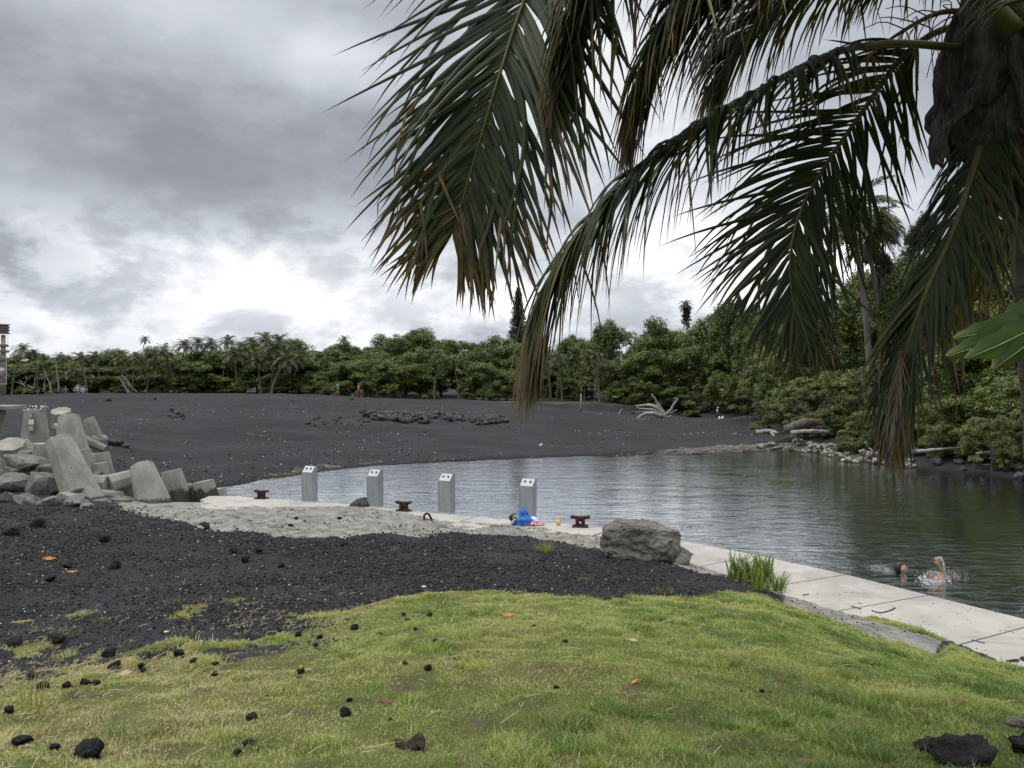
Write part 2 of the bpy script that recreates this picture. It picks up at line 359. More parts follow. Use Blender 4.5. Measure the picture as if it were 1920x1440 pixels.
def ground_mat(t, bs):
    co = t.add('ShaderNodeTexCoord').outputs['Object']
    at = lambda n: t.add('ShaderNodeAttribute', attribute_name=n).outputs['Fac']
    nf = t.noise(co, 26, 6, .7); nm = t.noise(co, 3.1, 6, .6); nl = t.noise(co, .35, 5, .55); nc = t.noise(co, 1.6, 8, .68, .6)
    vf = t.add('ShaderNodeTexVoronoi', ins={'Vector': co, 'Scale': 38.0}).outputs['Distance']
    vm = t.add('ShaderNodeTexVoronoi', ins={'Vector': co, 'Scale': 7.0}).outputs['Distance']
    sand = t.mix(t.smooth(nf, .35, .7), (.020, .020, .0225), (.055, .055, .062))
    sand = t.mix(t.math('MULTIPLY', t.smooth(nl, .42, .62), .5), sand, (.046, .047, .056))
    sand = t.mix(t.math('MULTIPLY', t.smooth(nm, .55, .70), .5), sand, (.016, .016, .018))
    nd = t.noise(t.add('ShaderNodeMapping', ins={'Vector': co, 'Scale': (.6, 1.6, 1)}).outputs[0], .16, 7, .62, .3)
    sand = t.mix(t.math('MULTIPLY', t.smooth(nd, .46, .60), .42), sand, (.018, .018, .022))
    crust = t.mix(t.smooth(nm, .35, .65), (.175, .172, .162), (.32, .312, .285))
    crust = t.mix(t.smooth(nc, .57, .63), crust, (.12, .117, .11))
    crust = t.mix(t.math('MULTIPLY', t.smooth(nf, .58, .70), .65), crust, (.08, .08, .08))
    shore = t.mix(t.smooth(nm, .42, .68), (.06, .06, .056), (.23, .225, .19))
    turf = t.mix(t.smooth(nm, .35, .65), (.10, .115, .035), (.16, .17, .06))
    turf = t.mix(t.smooth(nc, .52, .62), turf, (.12, .10, .06))
    turf = t.mix(t.math('MULTIPLY', t.smooth(nf, .50, .64), .45), turf, (.065, .075, .026))
    fturf = t.mix(t.smooth(nl, .4, .6), (.05, .055, .025), (.085, .085, .045))
    col = t.mix(t.smooth(t.math('ADD', at('crust'), t.math('MULTIPLY', t.math('SUBTRACT', nc, .5), 1.3)), .38, .52), sand, crust)
    col = t.mix(t.smooth(t.math('ADD', at('shore'), t.math('MULTIPLY', t.math('SUBTRACT', nc, .5), 1.4)), .42, .8), col, shore)
    col = t.mix(t.smooth(t.math('ADD', at('grass'), t.math('MULTIPLY', t.math('SUBTRACT', nm, .5), .9)), .42, .60), col, turf)
    col = t.mix(at('farturf'), col, fturf)
    pz = t.add('ShaderNodeSeparateXYZ', ins={0: co}).outputs[2]
    wet = t.smooth(t.math('ADD', pz, t.math('MULTIPLY', nm, .12)), -.44, -.30)
    col = t.mix(wet, t.mix(1.0, col, (.42, .42, .42), 'MULTIPLY'), col)
    h = t.math('ADD', t.math('MULTIPLY', vf, .35), t.math('ADD', t.math('MULTIPLY', vm, .5), t.math('ADD', nf, t.math('MULTIPLY', nc, 1.2))))
    setc(t, bs, col, .95, h, .035, 1.0, .2)
M = {}
M['ground'] = material('black_sand_and_turf', ground_mat)
def water_mat(t, bs):
    co = t.add('ShaderNodeTexCoord').outputs['Object']
    mp = t.add('ShaderNodeMapping', ins={'Vector': co, 'Scale': (.55, 1.25, 1), 'Rotation': (0, 0, R(12))}).outputs[0]
    a = t.noise(mp, 1.1, 3, .5, .4); b = t.noise(mp, 3.4, 4, .62, .6); c = t.noise(co, .25, 3, .5)
    h = t.math('ADD', t.math('MULTIPLY', a, .7), t.math('MULTIPLY', b, t.math('ADD', .15, t.math('MULTIPLY', c, .75))))
    bn = t.add('ShaderNodeBump', ins={'Height': h, 'Strength': 1.0, 'Distance': .034}).outputs[0]
    gl = t.add('ShaderNodeBsdfGlossy', ins={0: (.93, .96, 1, 1), 'Roughness': .05, 'Normal': bn}); df = t.add('ShaderNodeBsdfDiffuse', ins={0: (.012, .016, .009, 1)})
    fr = t.add('ShaderNodeFresnel', ins={'IOR': 1.36, 'Normal': bn}).outputs[0]
    mx = t.add('ShaderNodeMixShader', ins={0: t.math('MULTIPLY', fr, 2.5, clamp=True)}); t.l.new(df.outputs[0], mx.inputs[1]); t.l.new(gl.outputs[0], mx.inputs[2]); return mx.outputs[0]
M['water'] = material('pond_water', water_mat)
def conc(name, c1, c2, stain=None, zlo=None, zhi=None):
    def f(t, bs):
        tc = t.add('ShaderNodeTexCoord'); co = tc.outputs['Object']; ge = t.add('ShaderNodeNewGeometry').outputs['Position']
        n = t.noise(co, 1.4, 8, .6); n2 = t.noise(co, 22, 6, .7); pit = t.add('ShaderNodeTexVoronoi', ins={'Vector': co, 'Scale': 9.0}).outputs['Distance']
        mask = t.noise(co, 3.0, 4)
        col = t.mix(t.smooth(n, .3, .7), c1, c2)
        pm = t.math('MULTIPLY', t.math('SUBTRACT', 1.0, t.smooth(pit, .08, .20)), t.smooth(mask, .46, .56))
        col = t.mix(t.math('MULTIPLY', pm, .8), col, tuple(x * .28 for x in c1))
        col = t.mix(t.math('MULTIPLY', t.smooth(n2, .55, .75), .35), col, tuple(x * .5 for x in c1))
        if stain:
            z = t.add('ShaderNodeSeparateXYZ', ins={0: ge}).outputs[2]
            zz = t.math('ADD', z, t.math('MULTIPLY', t.math('SUBTRACT', t.noise(ge, 3.5, 6, .65), .5), .45))
            col = t.mix(t.smooth(zz, zlo, zhi), stain, col)
        st = t.noise(t.add('ShaderNodeMapping', ins={'Vector': co, 'Scale': (1, 1, .3)}).outputs[0], .55, 9, .66, .6)
        col = t.mix(t.math('MULTIPLY', t.smooth(st, .50, .64), .38), col, tuple(x * .55 for x in c1))
        setc(t, bs, col, .88, t.math('ADD', t.math('MULTIPLY', n2, .6), t.math('MULTIPLY', pm, -1.5)), .012, 1.0, .3)
    return material(name, f)
M['dock'] = conc('quay_concrete', (.33, .32, .295), (.43, .415, .385))
M['armor'] = conc('weathered_concrete', (.20, .195, .175), (.34, .33, .295))
M['armorwet'] = conc('weathered_concrete_wet_foot', (.20, .195, .175), (.34, .33, .295), (.040, .040, .036), .02, .10)
M['joint'] = plain('joint_filler', (.05, .05, .045), .95)
M['grass'] = leafy('lawn_blades', [(.15, .235, .068), (.285, .375, .12), (.42, .475, .18), (.52, .51, .25), (.54, .49, .31)], trans=.30, rough=.6)
M['weed'] = leafy('weed_blades', [(.10, .17, .04), (.19, .26, .07), (.34, .34, .14), (.45, .40, .24)], trans=.3, rough=.6)
M['fern'] = leafy('fern_green', [(.07, .13, .025), (.17, .25, .05), (.32, .38, .10)], trans=.35, rough=.5)
M['palm'] = leafy('coconut_leaflets', [(.012, .024, .006), (.024, .042, .009), (.055, .074, .015)], dry=[(.08, .08, .016), (.14, .095, .025), (.105, .07, .042), (.18, .15, .125)], trans=.20, rough=.52, nscale=14)
M['palmdry'] = leafy('withered_leaflets', [(.09, .08, .03), (.15, .12, .06), (.24, .20, .15)], dry=[(.14, .12, .04), (.15, .115, .055), (.17, .14, .10), (.26, .23, .19)], trans=.25, rough=.6, nscale=14)
M['rachis'] = noisy('frond_stem', (.06, .065, .016), (.11, .11, .03), 5, .5, .003, stretch=(1, 1, .2))
M['rachisdry'] = noisy('dry_frond_stem', (.12, .08, .04), (.20, .15, .09), 5, .8, .003)
M['fibre'] = noisy('palm_fibre', (.030, .027, .024), (.115, .105, .095), 3.2, .95, .02, c3=(.20, .185, .165), stretch=(6, 6, .7), bscale=14, lo=.3, hi=.7)
M['ptrunk'] = noisy('palm_trunk', (.10, .095, .085), (.20, .19, .17), 2.0, .9, .03, c3=(.06, .055, .05), stretch=(.6, .6, 7), bscale=3)
M['bark'] = noisy('bark', (.07, .06, .05), (.15, .13, .11), 3, .9, .02, stretch=(3, 3, .6))
M['bark2'] = noisy('far_palm_bark', (.10, .09, .08), (.17, .16, .14), 3, .9, .02, stretch=(3, 3, .6))
M['palebark'] = noisy('pale_bark', (.20, .185, .165), (.34, .32, .29), 3, .9, .02, stretch=(3, 3, .6))
M['drift'] = noisy('driftwood', (.22, .21, .20), (.40, .385, .37), 3, .85, .02, c3=(.14, .13, .12), stretch=(1, 1, 3))
M['leaf'] = leafy('broad_leaves', [(.045, .070, .022), (.092, .135, .036), (.18, .225, .056), (.30, .34, .10)], trans=.28, rough=.42)
M['leaf2'] = leafy('pale_rosette_leaves', [(.055, .075, .030), (.11, .145, .05), (.20, .24, .085), (.33, .37, .15)], trans=.28, rough=.45)
M['needle'] = leafy('needles', [(.018, .030, .014), (.030, .045, .018), (.045, .06, .022)], trans=.2, rough=.6)
M['bgpalm'] = leafy('far_palm_leaflets', [(.040, .058, .022), (.072, .098, .034), (.13, .155, .05)], dry=[(.13, .12, .04), (.14, .10, .05), (.15, .11, .07), (.16, .13, .09)], trans=.25, rough=.4)
M['lava'] = noisy('lava_rock', (.016, .016, .017), (.05, .049, .050), 9, .95, .03, c3=(.008, .008, .008), bscale=30)
M['lavagrey'] = noisy('grey_lava_rock', (.045, .044, .045), (.10, .098, .097), 5, .95, .04, c3=(.02, .02, .02), bscale=18)
M['boulder'] = noisy('basalt_boulder', (.11, .105, .098), (.20, .195, .18), 1.6, .92, .04, c3=(.045, .043, .04), bscale=9)
M['bigrock'] = noisy('sandy_boulder', (.12, .115, .10), (.22, .21, .19), 1.3, .92, .05, c3=(.055, .05, .045), stretch=(1, 1, 2.4), bscale=7)
M['palerock'] = noisy('bleached_shore_rock', (.06, .058, .05), (.34, .33, .27), 6, .9, .04, c3=(.42, .41, .34), bscale=11, lo=.44, hi=.56)
M['gravel'] = leafy('cinder_gravel', [(.014, .014, .015), (.035, .034, .036), (.07, .068, .07)], trans=0, rough=.95)
M['coral'] = plain('coral_bits', (.62, .60, .55), .9)
M['rust'] = noisy('rusted_iron', (.030, .016, .012), (.075, .032, .020), 14, .9, .01, c3=(.025, .014, .012))
M['grey'] = noisy('grey_paint', (.24, .265, .28), (.30, .325, .34), 2.2, .6, .001, c3=(.20, .21, .21), stretch=(7, 7, .8), bscale=3)
M['greylight'] = plain('pale_grey_lid', (.42, .44, .46), .5)
M['dark'] = plain('black_rubber', (.02, .02, .022), .6)
M['blue'] = noisy('blue_fabric', (.015, .10, .42), (.03, .20, .62), 6, .55, .01)
M['white'] = plain('white_cloth', (.75, .75, .76), .8)
M['red'] = noisy('red_striped_towel', (.55, .03, .05), (.60, .55, .58), 22, .9, .01, lo=.46, hi=.54)
M['yellow'] = plain('orange_yellow_plastic', (.80, .42, .03), .45)
M['plasticbag'] = plain('thin_plastic', (.62, .66, .85), .25)
M['skin'] = plain('skin', (.46, .25, .17), .6)
M['hair'] = plain('dark_hair', (.012, .009, .008), .5)
M['teal'] = plain('turquoise_cloth', (.10, .42, .50), .85)
M['black'] = plain('black_cloth', (.02, .02, .025), .9)
M['maroon'] = plain('maroon_cloth', (.13, .025, .04), .9)
M['orange'] = plain('orange_cloth', (.55, .22, .10), .9)
M['mast'] = noisy('weathered_mast_paint', (.30, .26, .22), (.42, .37, .32), 3, .8, .005, c3=(.24, .17, .14))
M['mastdark'] = noisy('rusty_mast_steel', (.16, .12, .11), (.26, .21, .19), 5, .9, .01)
M['deadleaf'] = noisy('dead_leaf', (.42, .17, .05), (.62, .30, .09), 12, .7, .002)
M['brownleaf'] = noisy('brown_dead_leaf', (.20, .11, .07), (.34, .22, .15), 12, .8, .002)
M['mattedstraw'] = plain('matted_dry_grass', (.30, .265, .15), .95)
M['straw'] = plain('dry_straw', (.46, .40, .25), .9)
M['twig'] = noisy('twig', (.10, .085, .07), (.22, .19, .16), 12, .9, .002)
M['husk'] = noisy('coconut_husk', (.025, .02, .018), (.09, .075, .06), 16, .95, .01)
M['foam'] = plain('water_foam', (.55, .58, .60), .35)
M['bigleaf'] = leafy('lobed_leaf', [(.05, .095, .028), (.085, .145, .042), (.13, .20, .06)], dry=[(.17, .19, .06), (.26, .20, .10), (.34, .25, .17), (.40, .32, .25)], trans=.35, rough=.5, nscale=30)
M['vein'] = plain('leaf_vein', (.26, .34, .15), .5)
M['bankearth'] = noisy('dark_bank_earth', (.02, .018, .016), (.06, .052, .045), 4, .95, .05)
# ================================================================ GROUND, WATER
def make_ground():
    inn = np.arctan((np.linspace(-640, 2300, 640) - 960) / F)
    th = np.concatenate([np.linspace(-math.pi, inn[0], 46)[:-1], inn, np.linspace(inn[-1], math.pi, 46)[1:]])
    rr = [.0]
    ds = np.concatenate([np.linspace(.4, 3.2, 10), np.geomspace(3.3, 12, 230), np.geomspace(12.06, 30, 190), np.linspace(30.2, 50, 90), np.linspace(50.5, 110, 110), np.geomspace(112, 900, 24)])
    # columns follow constant depth inside the view, constant distance outside
    A, Dd = np.meshgrid(th, ds, indexing='ij'); rad = Dd / np.cos(np.minimum(np.abs(A), TH0))
    X = np.sin(A) * rad; Y = np.cos(A) * rad; Z = zt(X, Y)
    g, c, s, ft = masks(X, Y)
    n, m = X.shape; V = np.stack([X, Y, Z], -1).reshape(-1, 3); idx = np.arange(n * m).reshape(n, m)
    Q = np.stack([idx[:-1, :-1], idx[:-1, 1:], idx[1:, 1:], idx[1:, :-1]], -1).reshape(-1, 4)[:, ::-1]
    me = npmesh('ground', V, Q, dict(grass=g.ravel(), crust=c.ravel(), shore=s.ravel(), farturf=ft.ravel()))
    o = link('ground', me, M['ground']); tag(o, 'black volcanic sand and turf around the pond', kind='structure')
    b = MB(); b.add([(-.5, -.5, 1.7), (.5, -.5, 1.7), (.5, .5, 1.7), (-.5, .5, 1.7)], [(0, 1, 2, 3)])
    return o
make_ground()
b = MB(); b.add([(-16, 4, -.5), (90, 4, -.5), (90, 60, -.5), (-16, 60, -.5)], [(0, 1, 2, 3)])
tag(b.build('water', M['water'], None, False), 'dark rippled water of the pond', kind='structure')

# ================================================================ QUAY
def make_dock():
    us = np.array([392, 430, 500, 600, 720, 850, 1000, 1140, 1230, 1310, 1390, 1460, 1560, 1700, 1920, 2200, 2600.])
    P = [Vector(((u - 960) / F * float(d6f(u)), float(d6f(u)), 0)) for u in us]
    P = spline(P, 400)
    s = [0]
    for i in range(1, len(P)): s.append(s[-1] + (P[i] - P[i - 1]).length)
    s = np.array(s); at = lambda q: Vector((np.interp(q, s, [p.x for p in P]), np.interp(q, s, [p.y for p in P]), 0))
    def nrm(q): t = (at(min(q + .2, s[-1])) - at(max(q - .2, 0))).normalized(); return Vector((t.y, -t.x, 0))   # towards land
    def sof(x, y): return s[np.argmin([(p.x - x) ** 2 + (p.y - y) ** 2 for p in P])]
    J = [sof(*W(u, v, CZ * F / (v - 720))[:2]) for u, v in ((1140, 990), (1560, 1082), (1735, 1118))]
    jA, jB = J[1], J[2]; step = (jB - jA)
    joints = [jA - k * (step + .3) for k in range(6, 0, -1)] + [jA, jB] + [jB + 1.75 + k * 2.0 for k in range(4)]
    joints = sorted([q for q in joints if 4 < q < s[-1] - .5]); joints = [0] + joints + [s[-1]]
    root = empty('quay', (0, 0, 0), 'pale concrete quay curving along the near side of the pond', 'quay')
    wid = 3.4
    for k in range(len(joints) - 1):
        a, c = joints[k] + .016, joints[k + 1] - .016; n = max(3, int((c - a) / .4) + 2); q = np.linspace(a, c, n)
        vs = []; 
        for x in q:
            p = at(x); m = nrm(x); w = wid * min(1, .25 + x / 4.0)
            for off, z in ((0, -1.6), (0, -.04), (.03, 0), (w, 0), (w, -.5)): vs.append(p + m * off + Vector((0, 0, z)))
        fs = [(i * 5 + j, i * 5 + j + 1, (i + 1) * 5 + j + 1, (i + 1) * 5 + j) for i in range(n - 1) for j in range(4)]
        fs += [(4, 3, 2, 1, 0), tuple((n - 1) * 5 + j for j in range(5))]
        b = MB(); b.add(vs, fs); b.build('slab', M['dock'], root, False)
    b = MB(); vs = []
    q = np.linspace(.02, s[-1] - .02, 120)
    for x in q:
        p = at(x); m = nrm(x); w = wid * min(1, .25 + x / 4.0) - .02
        for off, z in ((.04, -1.0), (.04, -.03), (w, -.03), (w, -.45)): vs.append(p + m * off + Vector((0, 0, z)))
    b.add(vs, [(i * 4 + j, i * 4 + j + 1, (i + 1) * 4 + j + 1, (i + 1) * 4 + j) for i in range(119) for j in range(3)])
    b.build('joint_filler', M['joint'], root, False)
make_dock()

# ================================================================ LEAF AND FROND BUILDERS
def rnd_dirs(rg, n):
    v = rg.normal(size=(n, 3)); return v / np.linalg.norm(v, axis=1, keepdims=True)
def leaf_quads(rg, P, Nn, size, asp=.5, fold=.0):
    """one pointed leaf per point: P positions, Nn normals"""
    n = len(P); a = rnd_dirs(rg, n); t = a - (a * Nn).sum(1, keepdims=True) * Nn; t /= np.linalg.norm(t, axis=1, keepdims=True) + 1e-9
    t[:, 2] -= .25; s = np.cross(Nn, t); s /= np.linalg.norm(s, axis=1, keepdims=True) + 1e-9
    L = (size * rg.uniform(.65, 1.3, n))[:, None]; w = L * asp * .5
    V = np.stack([P - t * L * .5, P + s * w + Nn * L * fold, P + t * L * .5, P - s * w + Nn * L * fold], 1).reshape(-1, 3)
    return V, np.arange(4 * n).reshape(n, 4)
def crown(rg, lobes, nleaf, size, asp=.5, sub=(10, .30), shade_z=0):
    """leaf clumps scattered over big lobes; returns V, Q, tint"""
    C = []
    for (x, y, z, r) in lobes:
        for k in range(sub[0]):
            d = rnd_dirs(rg, 1)[0]; 
            if d[2] < -.35: d[2] *= -.6
            C.append((x + d[0] * r * .82, y + d[1] * r * .82, z + d[2] * r * .72, r * sub[1] * rg.uniform(.65, 1.35), rg.uniform(0, 1)))
    C = np.array(C); w = C[:, 3] ** 2; k = rg.choice(len(C), nleaf, p=w / w.sum())
    d = rnd_dirs(rg, nleaf); d[:, 2] = np.where(d[:, 2] < -.65, -d[:, 2], d[:, 2])
    rad = C[k, 3] * (rg.uniform(.35, 1.08, nleaf)); P = C[k, :3] + d * rad[:, None] * np.array([1.1, 1.1, .95])
    N = d + np.array([0, 0, .9]) + rg.normal(size=(nleaf, 3)) * .45; N /= np.linalg.norm(N, axis=1, keepdims=True)
    V, Q = leaf_quads(rg, P, N, size, asp)
    tint = np.clip(.16 + .62 * C[k, 4] ** 1.5 + rg.normal(size=nleaf) * .13, 0, 1)
    return V, Q, np.repeat(tint, 4)
def tree_proto(seed, kind):
    rg = np.random.default_rng(seed); rnd = random.Random(seed)
    # unit tree: height 1, crown radius about .5
    lobes = []
    if kind == 'round':
        for k in range(20):
            a = rnd.uniform(0, 6.28); h = rnd.uniform(.16, .84); rr = .40 * math.sqrt(max(.1, 1 - ((h - .45) / .52) ** 2)) * rnd.uniform(.3, 1.0)
            lobes.append((rr * math.cos(a), rr * math.sin(a), h, rnd.uniform(.15, .23)))
        n, size, asp, sub = 26000, .028, .55, (14, .34)
    elif kind == 'bush':
        for k in range(18):
            a = rnd.uniform(0, 6.28); h = rnd.uniform(.08, .78); rr = .42 * rnd.uniform(.1, 1) * (1.1 - h * .5)
            lobes.append((rr * math.cos(a), rr * math.sin(a), h, rnd.uniform(.16, .25)))
        n, size, asp, sub = 26000, .030, .55, (13, .33)
    elif kind == 'overhang':      # sea-side shrub with long drooping boughs of pale rosettes
        for k in range(20):
            a = rnd.uniform(0, 6.28); h = rnd.uniform(.05, .85); rr = .48 * rnd.uniform(.2, 1)
            lobes.append((rr * math.cos(a), rr * math.sin(a), h, rnd.uniform(.10, .18)))
        n, size, asp, sub = 22000, .034, .40, (12, .36)
    else:                          # feathery ironwood
        for k in range(22):
            a = rnd.uniform(0, 6.28); h = rnd.uniform(.25, .93); rr = .30 * rnd.uniform(.1, 1) * (1.25 - h)
            lobes.append((rr * math.cos(a), rr * math.sin(a), h, rnd.uniform(.06, .12)))
        n, size, asp, sub = 34000, .034, .16, (12, .42)
    V, Q, t = crown(rg, lobes, n, size, asp, sub)
    me = npmesh('crown_' + kind, V, Q, dict(tint=t))
    b = MB(); top = .55 if kind != 'iron' else .85
    base = [Vector((0, 0, -.06)), Vector((rnd.uniform(-.02, .02), 0, .12)), Vector((rnd.uniform(-.05, .05), .02, .3)), Vector((0, 0, top))]
    b.tube(spline(base, 8), np.linspace(.028, .010, 8), 7)
    for (x, y, z, r) in lobes[:9]:
        s = Vector((0, 0, rnd.uniform(.08, .3))); e = Vector((x, y, z)); mid = s.lerp(e, .5) + Vector((0, 0, -.03))
        b.tube(spline([s, mid, e], 6), np.linspace(.014, .004, 6), 5)
    mt = bpy.data.meshes.new('trunk_' + kind); mt.from_pydata(b.v, [], b.f); mt.update()
    mt.polygons.foreach_set('use_smooth', np.ones(len(mt.polygons), bool))
    me.materials.append(M['needle'] if kind == 'iron' else M['leaf2'] if kind == 'overhang' else M['leaf']); mt.materials.append(M['bark'])
    return me, mt
PROTO = {k: [tree_proto(s + i * 7, k) for i in range(n)] for k, n, s in (('round', 3, 1), ('bush', 3, 40), ('overhang', 3, 80), ('iron', 2, 120))}
PR = random.Random(5)
ORD = ['first', 'second', 'third', 'fourth', 'fifth', 'sixth', 'seventh', 'eighth', 'ninth', 'tenth', 'eleventh', 'twelfth', 'thirteenth', 'fourteenth', 'fifteenth',
       'sixteenth', 'seventeenth', 'eighteenth', 'nineteenth', 'twentieth', 'twenty-first', 'twenty-second', 'twenty-third', 'twenty-fourth', 'twenty-fifth', 'twenty-sixth', 'twenty-seventh', 'twenty-eighth', 'twenty-ninth', 'thirtieth', 'thirty-first', 'thirty-second', 'thirty-third', 'thirty-fourth', 'thirty-fifth', 'thirty-sixth', 'thirty-seventh', 'thirty-eighth', 'thirty-ninth', 'fortieth']
def tree(u, top, d, wpx, kind, name, label, cat, group, trunk=True, zoff=0):
    p = on(u, d); h = (CZ - (top - 720) / F * d) - p.z; w = wpx / F * d
    e = empty(name, p, label, cat, group, PR.uniform(0, 6.28))
    me, mt = PR.choice(PROTO[kind]); hb = h
    for nm, q in (('crown', me),) + ((('trunk', mt),) if trunk else ()):
        o = bpy.data.objects.new(nm, q); COL.objects.link(o); o.parent = e; o.scale = (w, w, hb)
    return e
def frond_mesh(ctrl, side, n, Lmax, wmax, droop=1.0, t0=.15, dry0=0, drytip=.5, seed=0, segs=7, ang=(70, 25), fold=.35, rag=.2, prof=None, lift=.15, nres=60, bend=None, sdroop=None):
    """leaflets along a stem curve. side: world vector the leaflets spread along."""
    rg = random.Random(seed); P = spline(ctrl, nres); V = []; Q = []; tint = []; dry = []
    side = Vector(side)
    for k in range(n):
        t = t0 + (1 - t0) * (k + .5) / n; f = t * (nres - 1); i = min(int(f), nres - 2); p0 = P[i].lerp(P[i + 1], f - i)
        Tn = (P[i + 1] - P[i]).normalized(); S = (side - Tn * side.dot(Tn)).normalized(); Nn = S.cross(Tn).normalized()
        if Nn.z < 0 and abs(Nn.z) > .15: Nn = -Nn
        q = (t - t0) / (1 - t0)
        L = Lmax * ((.55 + .45 * min(1, q / .25)) if q < .45 else (1 - .72 * ((q - .45) / .55) ** 1.4))
        a = R(ang[0] + (ang[1] - ang[0]) * q)
        for sg in (-1, 1):
            if rg.random() < .03: continue
            l = L * rg.uniform(.86, 1.08) * (rg.uniform(.35, .9) if rg.random() < rag * .5 else 1)
            aa = a + R(rg.gauss(0, 6.5)); sway = S * rg.gauss(0, .05) + Tn * rg.gauss(0, .03); d = (Tn * math.cos(aa) + S * sg * math.sin(aa) + Nn * (lift + rg.gauss(0, .07))).normalized()
            kink = rg.randint(3, segs - 1) if rg.random() < rag else 99
            tb = min(1, max(0, rg.gauss(.45, .22))); db = dry0 + drytip * q ** 2 + (rg.uniform(.1, .5) if rg.random() < .10 else 0)
            p = p0.copy(); b0 = len(V); dl = rg.uniform(.3, 1.0); dp = droop * (sdroop[0 if sg < 0 else 1] if sdroop else 1)
            for j in range(segs + 1):
                s = j / segs; w = wmax * min(1, .35 + s * 4) * max(0.02, (1 - s) ** .65) * (.75 + .25 * l / Lmax)
                wd = d.cross(Nn); 
                if wd.length < .05: wd = d.cross(Vector((0, 0, 1)))
                wd.normalize(); fo = wd.cross(d).normalized(); 
                if fo.z > 0: fo = -fo
                V += [p - wd * w * .5 + fo * w * fold, p, p + wd * w * .5 + fo * w * fold]
                tint += [tb] * 3; x = db + max(0, s - .55) * 1.5 * dl + (0 if j <= kink else .35); dry += [x + .08, x, x + .08]
                p = p + d * (l / segs); d = d + sway + Vector((0, 0, -1)) * dp * (.10 + .22 * s) * 7 / segs
                if j == kink: d = d * .35 + Vector((rg.gauss(0, .25), rg.gauss(0, .25), -.9))
                d.normalize()
            for j in range(segs):
                c = b0 + j * 3; Q += [(c, c + 1, c + 4, c + 3), (c + 1, c + 2, c + 5, c + 4)]
    return V, Q, tint, dry, P
# ---------------------------------------------------------------- far coconut palms
def palm_proto(seed, h, lean, fl, nf):
    rg = random.Random(seed); b = MB()
    top = Vector((lean, 0, h)); pts = spline([(0, 0, -.3), (lean * .15, 0, h * .3), (lean * .55, 0, h * .7), top], 14)
    b.tube(pts, [.17 * (1 - .45 * i / 13) + (.10 if i == 0 else 0) for i in range(14)], 8)
    V = []; Q = []; ti = []; dr = []
    for k in range(nf):
        az = k * 2.4 + rg.uniform(-.2, .2); el = R(72 - 100 * (k / nf) ** .9 + rg.uniform(-8, 8)); L = fl * rg.uniform(.85, 1.1)
        ctrl = [top]; p = top.copy(); e = el
        for j in range(5):
            p = p + Vector((math.cos(az) * math.cos(e), math.sin(az) * math.cos(e), math.sin(e))) * L / 5; ctrl.append(p.copy()); e -= R(17 if el > 0 else 12)
            e = max(e, R(-85))
        sd = Vector((-math.sin(az), math.cos(az), 0))
        v, q, t, d, P = frond_mesh(ctrl, sd, 36, fl * .27, .10, 1.6, .1, 0 if k < nf - 3 else .4, .1, seed * 50 + k, 2, (70, 30), .2, 0, nres=14)
        o = len(V); V += v; Q += [tuple(o + i for i in f) for f in q]; ti += t; dr += d
        c = MB(); c.tube(spline(ctrl, 7), np.linspace(.045, .012, 7), 3, False); o = len(V); V += [Vector(x) for x in c.v]; Q += c.f; ti += [.9] * len(c.v); dr += [.12] * len(c.v)
    me = npmesh('palm_crown', [tuple(v) for v in V], np.array([f for f in Q]), dict(tint=ti, dry=dr)); me.materials.append(M['bgpalm'])
    mt = bpy.data.meshes.new('palm_trunk'); mt.from_pydata(b.v, [], b.f); mt.update(); mt.materials.append(M['bark2'])
    mt.polygons.foreach_set('use_smooth', np.ones(len(mt.polygons), bool))
    return me, mt, h
PALMS = [palm_proto(1, 5.5, .9, 2.6, 26), palm_proto(2, 5.5, 2.0, 2.5, 24), palm_proto(3, 5.5, -.4, 2.8, 28), palm_proto(4, 5.5, 1.3, 2.3, 24)]
def palm(u, cy, d, fl_px, i, flip, label, group, dead=False):
    """coconut palm standing at bearing u and depth d, crown centre at height row cy, frond length in px"""
    p = on(u, d); h = CZ - (cy - 720) / F * d - p.z; me, mt, h0 = PALMS[i]; s = fl_px / F * d / 2.6
    e = empty('coconut_palm', p, label, 'palm tree', group, flip)
    o = bpy.data.objects.new('trunk', mt); COL.objects.link(o); o.parent = e; o.scale = (s, s, h / h0)
    o = bpy.data.objects.new('crown', me); COL.objects.link(o); o.parent = e; o.scale = (s, s, s); o.location = (0, 0, h - h0 * s)
    return e

# ================================================================ TREELINE
# far left to centre: top edge of the wood
TOPL = lambda u: -7 + T(u, (-150, 668), (0, 664), (60, 662), (130, 672), (200, 672), (260, 660), (340, 652), (430, 645), (520, 640), (600, 652), (650, 650), (700, 640), (760, 622), (820, 620), (870, 640), (930, 640), (960, 645), (1040, 645), (1060, 640))
places = []
def zone(u):
    for lim, s in ((45, 'behind the instrument mast'), (240, 'behind the white crosses'), (430, 'behind the leaning driftwood poles'), (600, 'left of the two walkers'), (760, 'behind the two walkers'),
                   (900, 'behind the heap of lava boulders'), (1060, 'under the tall column pine'), (1180, 'behind the grassy bank'), (1330, 'behind the driftwood root'), (1500, 'behind the person in white'), (1720, 'above the pale shore rocks')):
        if u < lim: return s
    return 'at the right end of the wood'
ROWS = []
r1 = random.Random(3)
for i, u in enumerate(range(-260, 1075, 44)):
    ROWS.append((u + r1.uniform(-14, 14), None, 121 + r1.uniform(-4, 5), r1.uniform(120, 160), 'round', 'back'))
for i, u in enumerate(range(-200, 1090, 50)):
    uu = u + r1.uniform(-16, 16); ROWS.append((uu, TOPL(uu) + r1.uniform(16, 38), 113 + r1.uniform(-3, 3), r1.uniform(95, 130), r1.choice(['round', 'bush']), 'middle'))
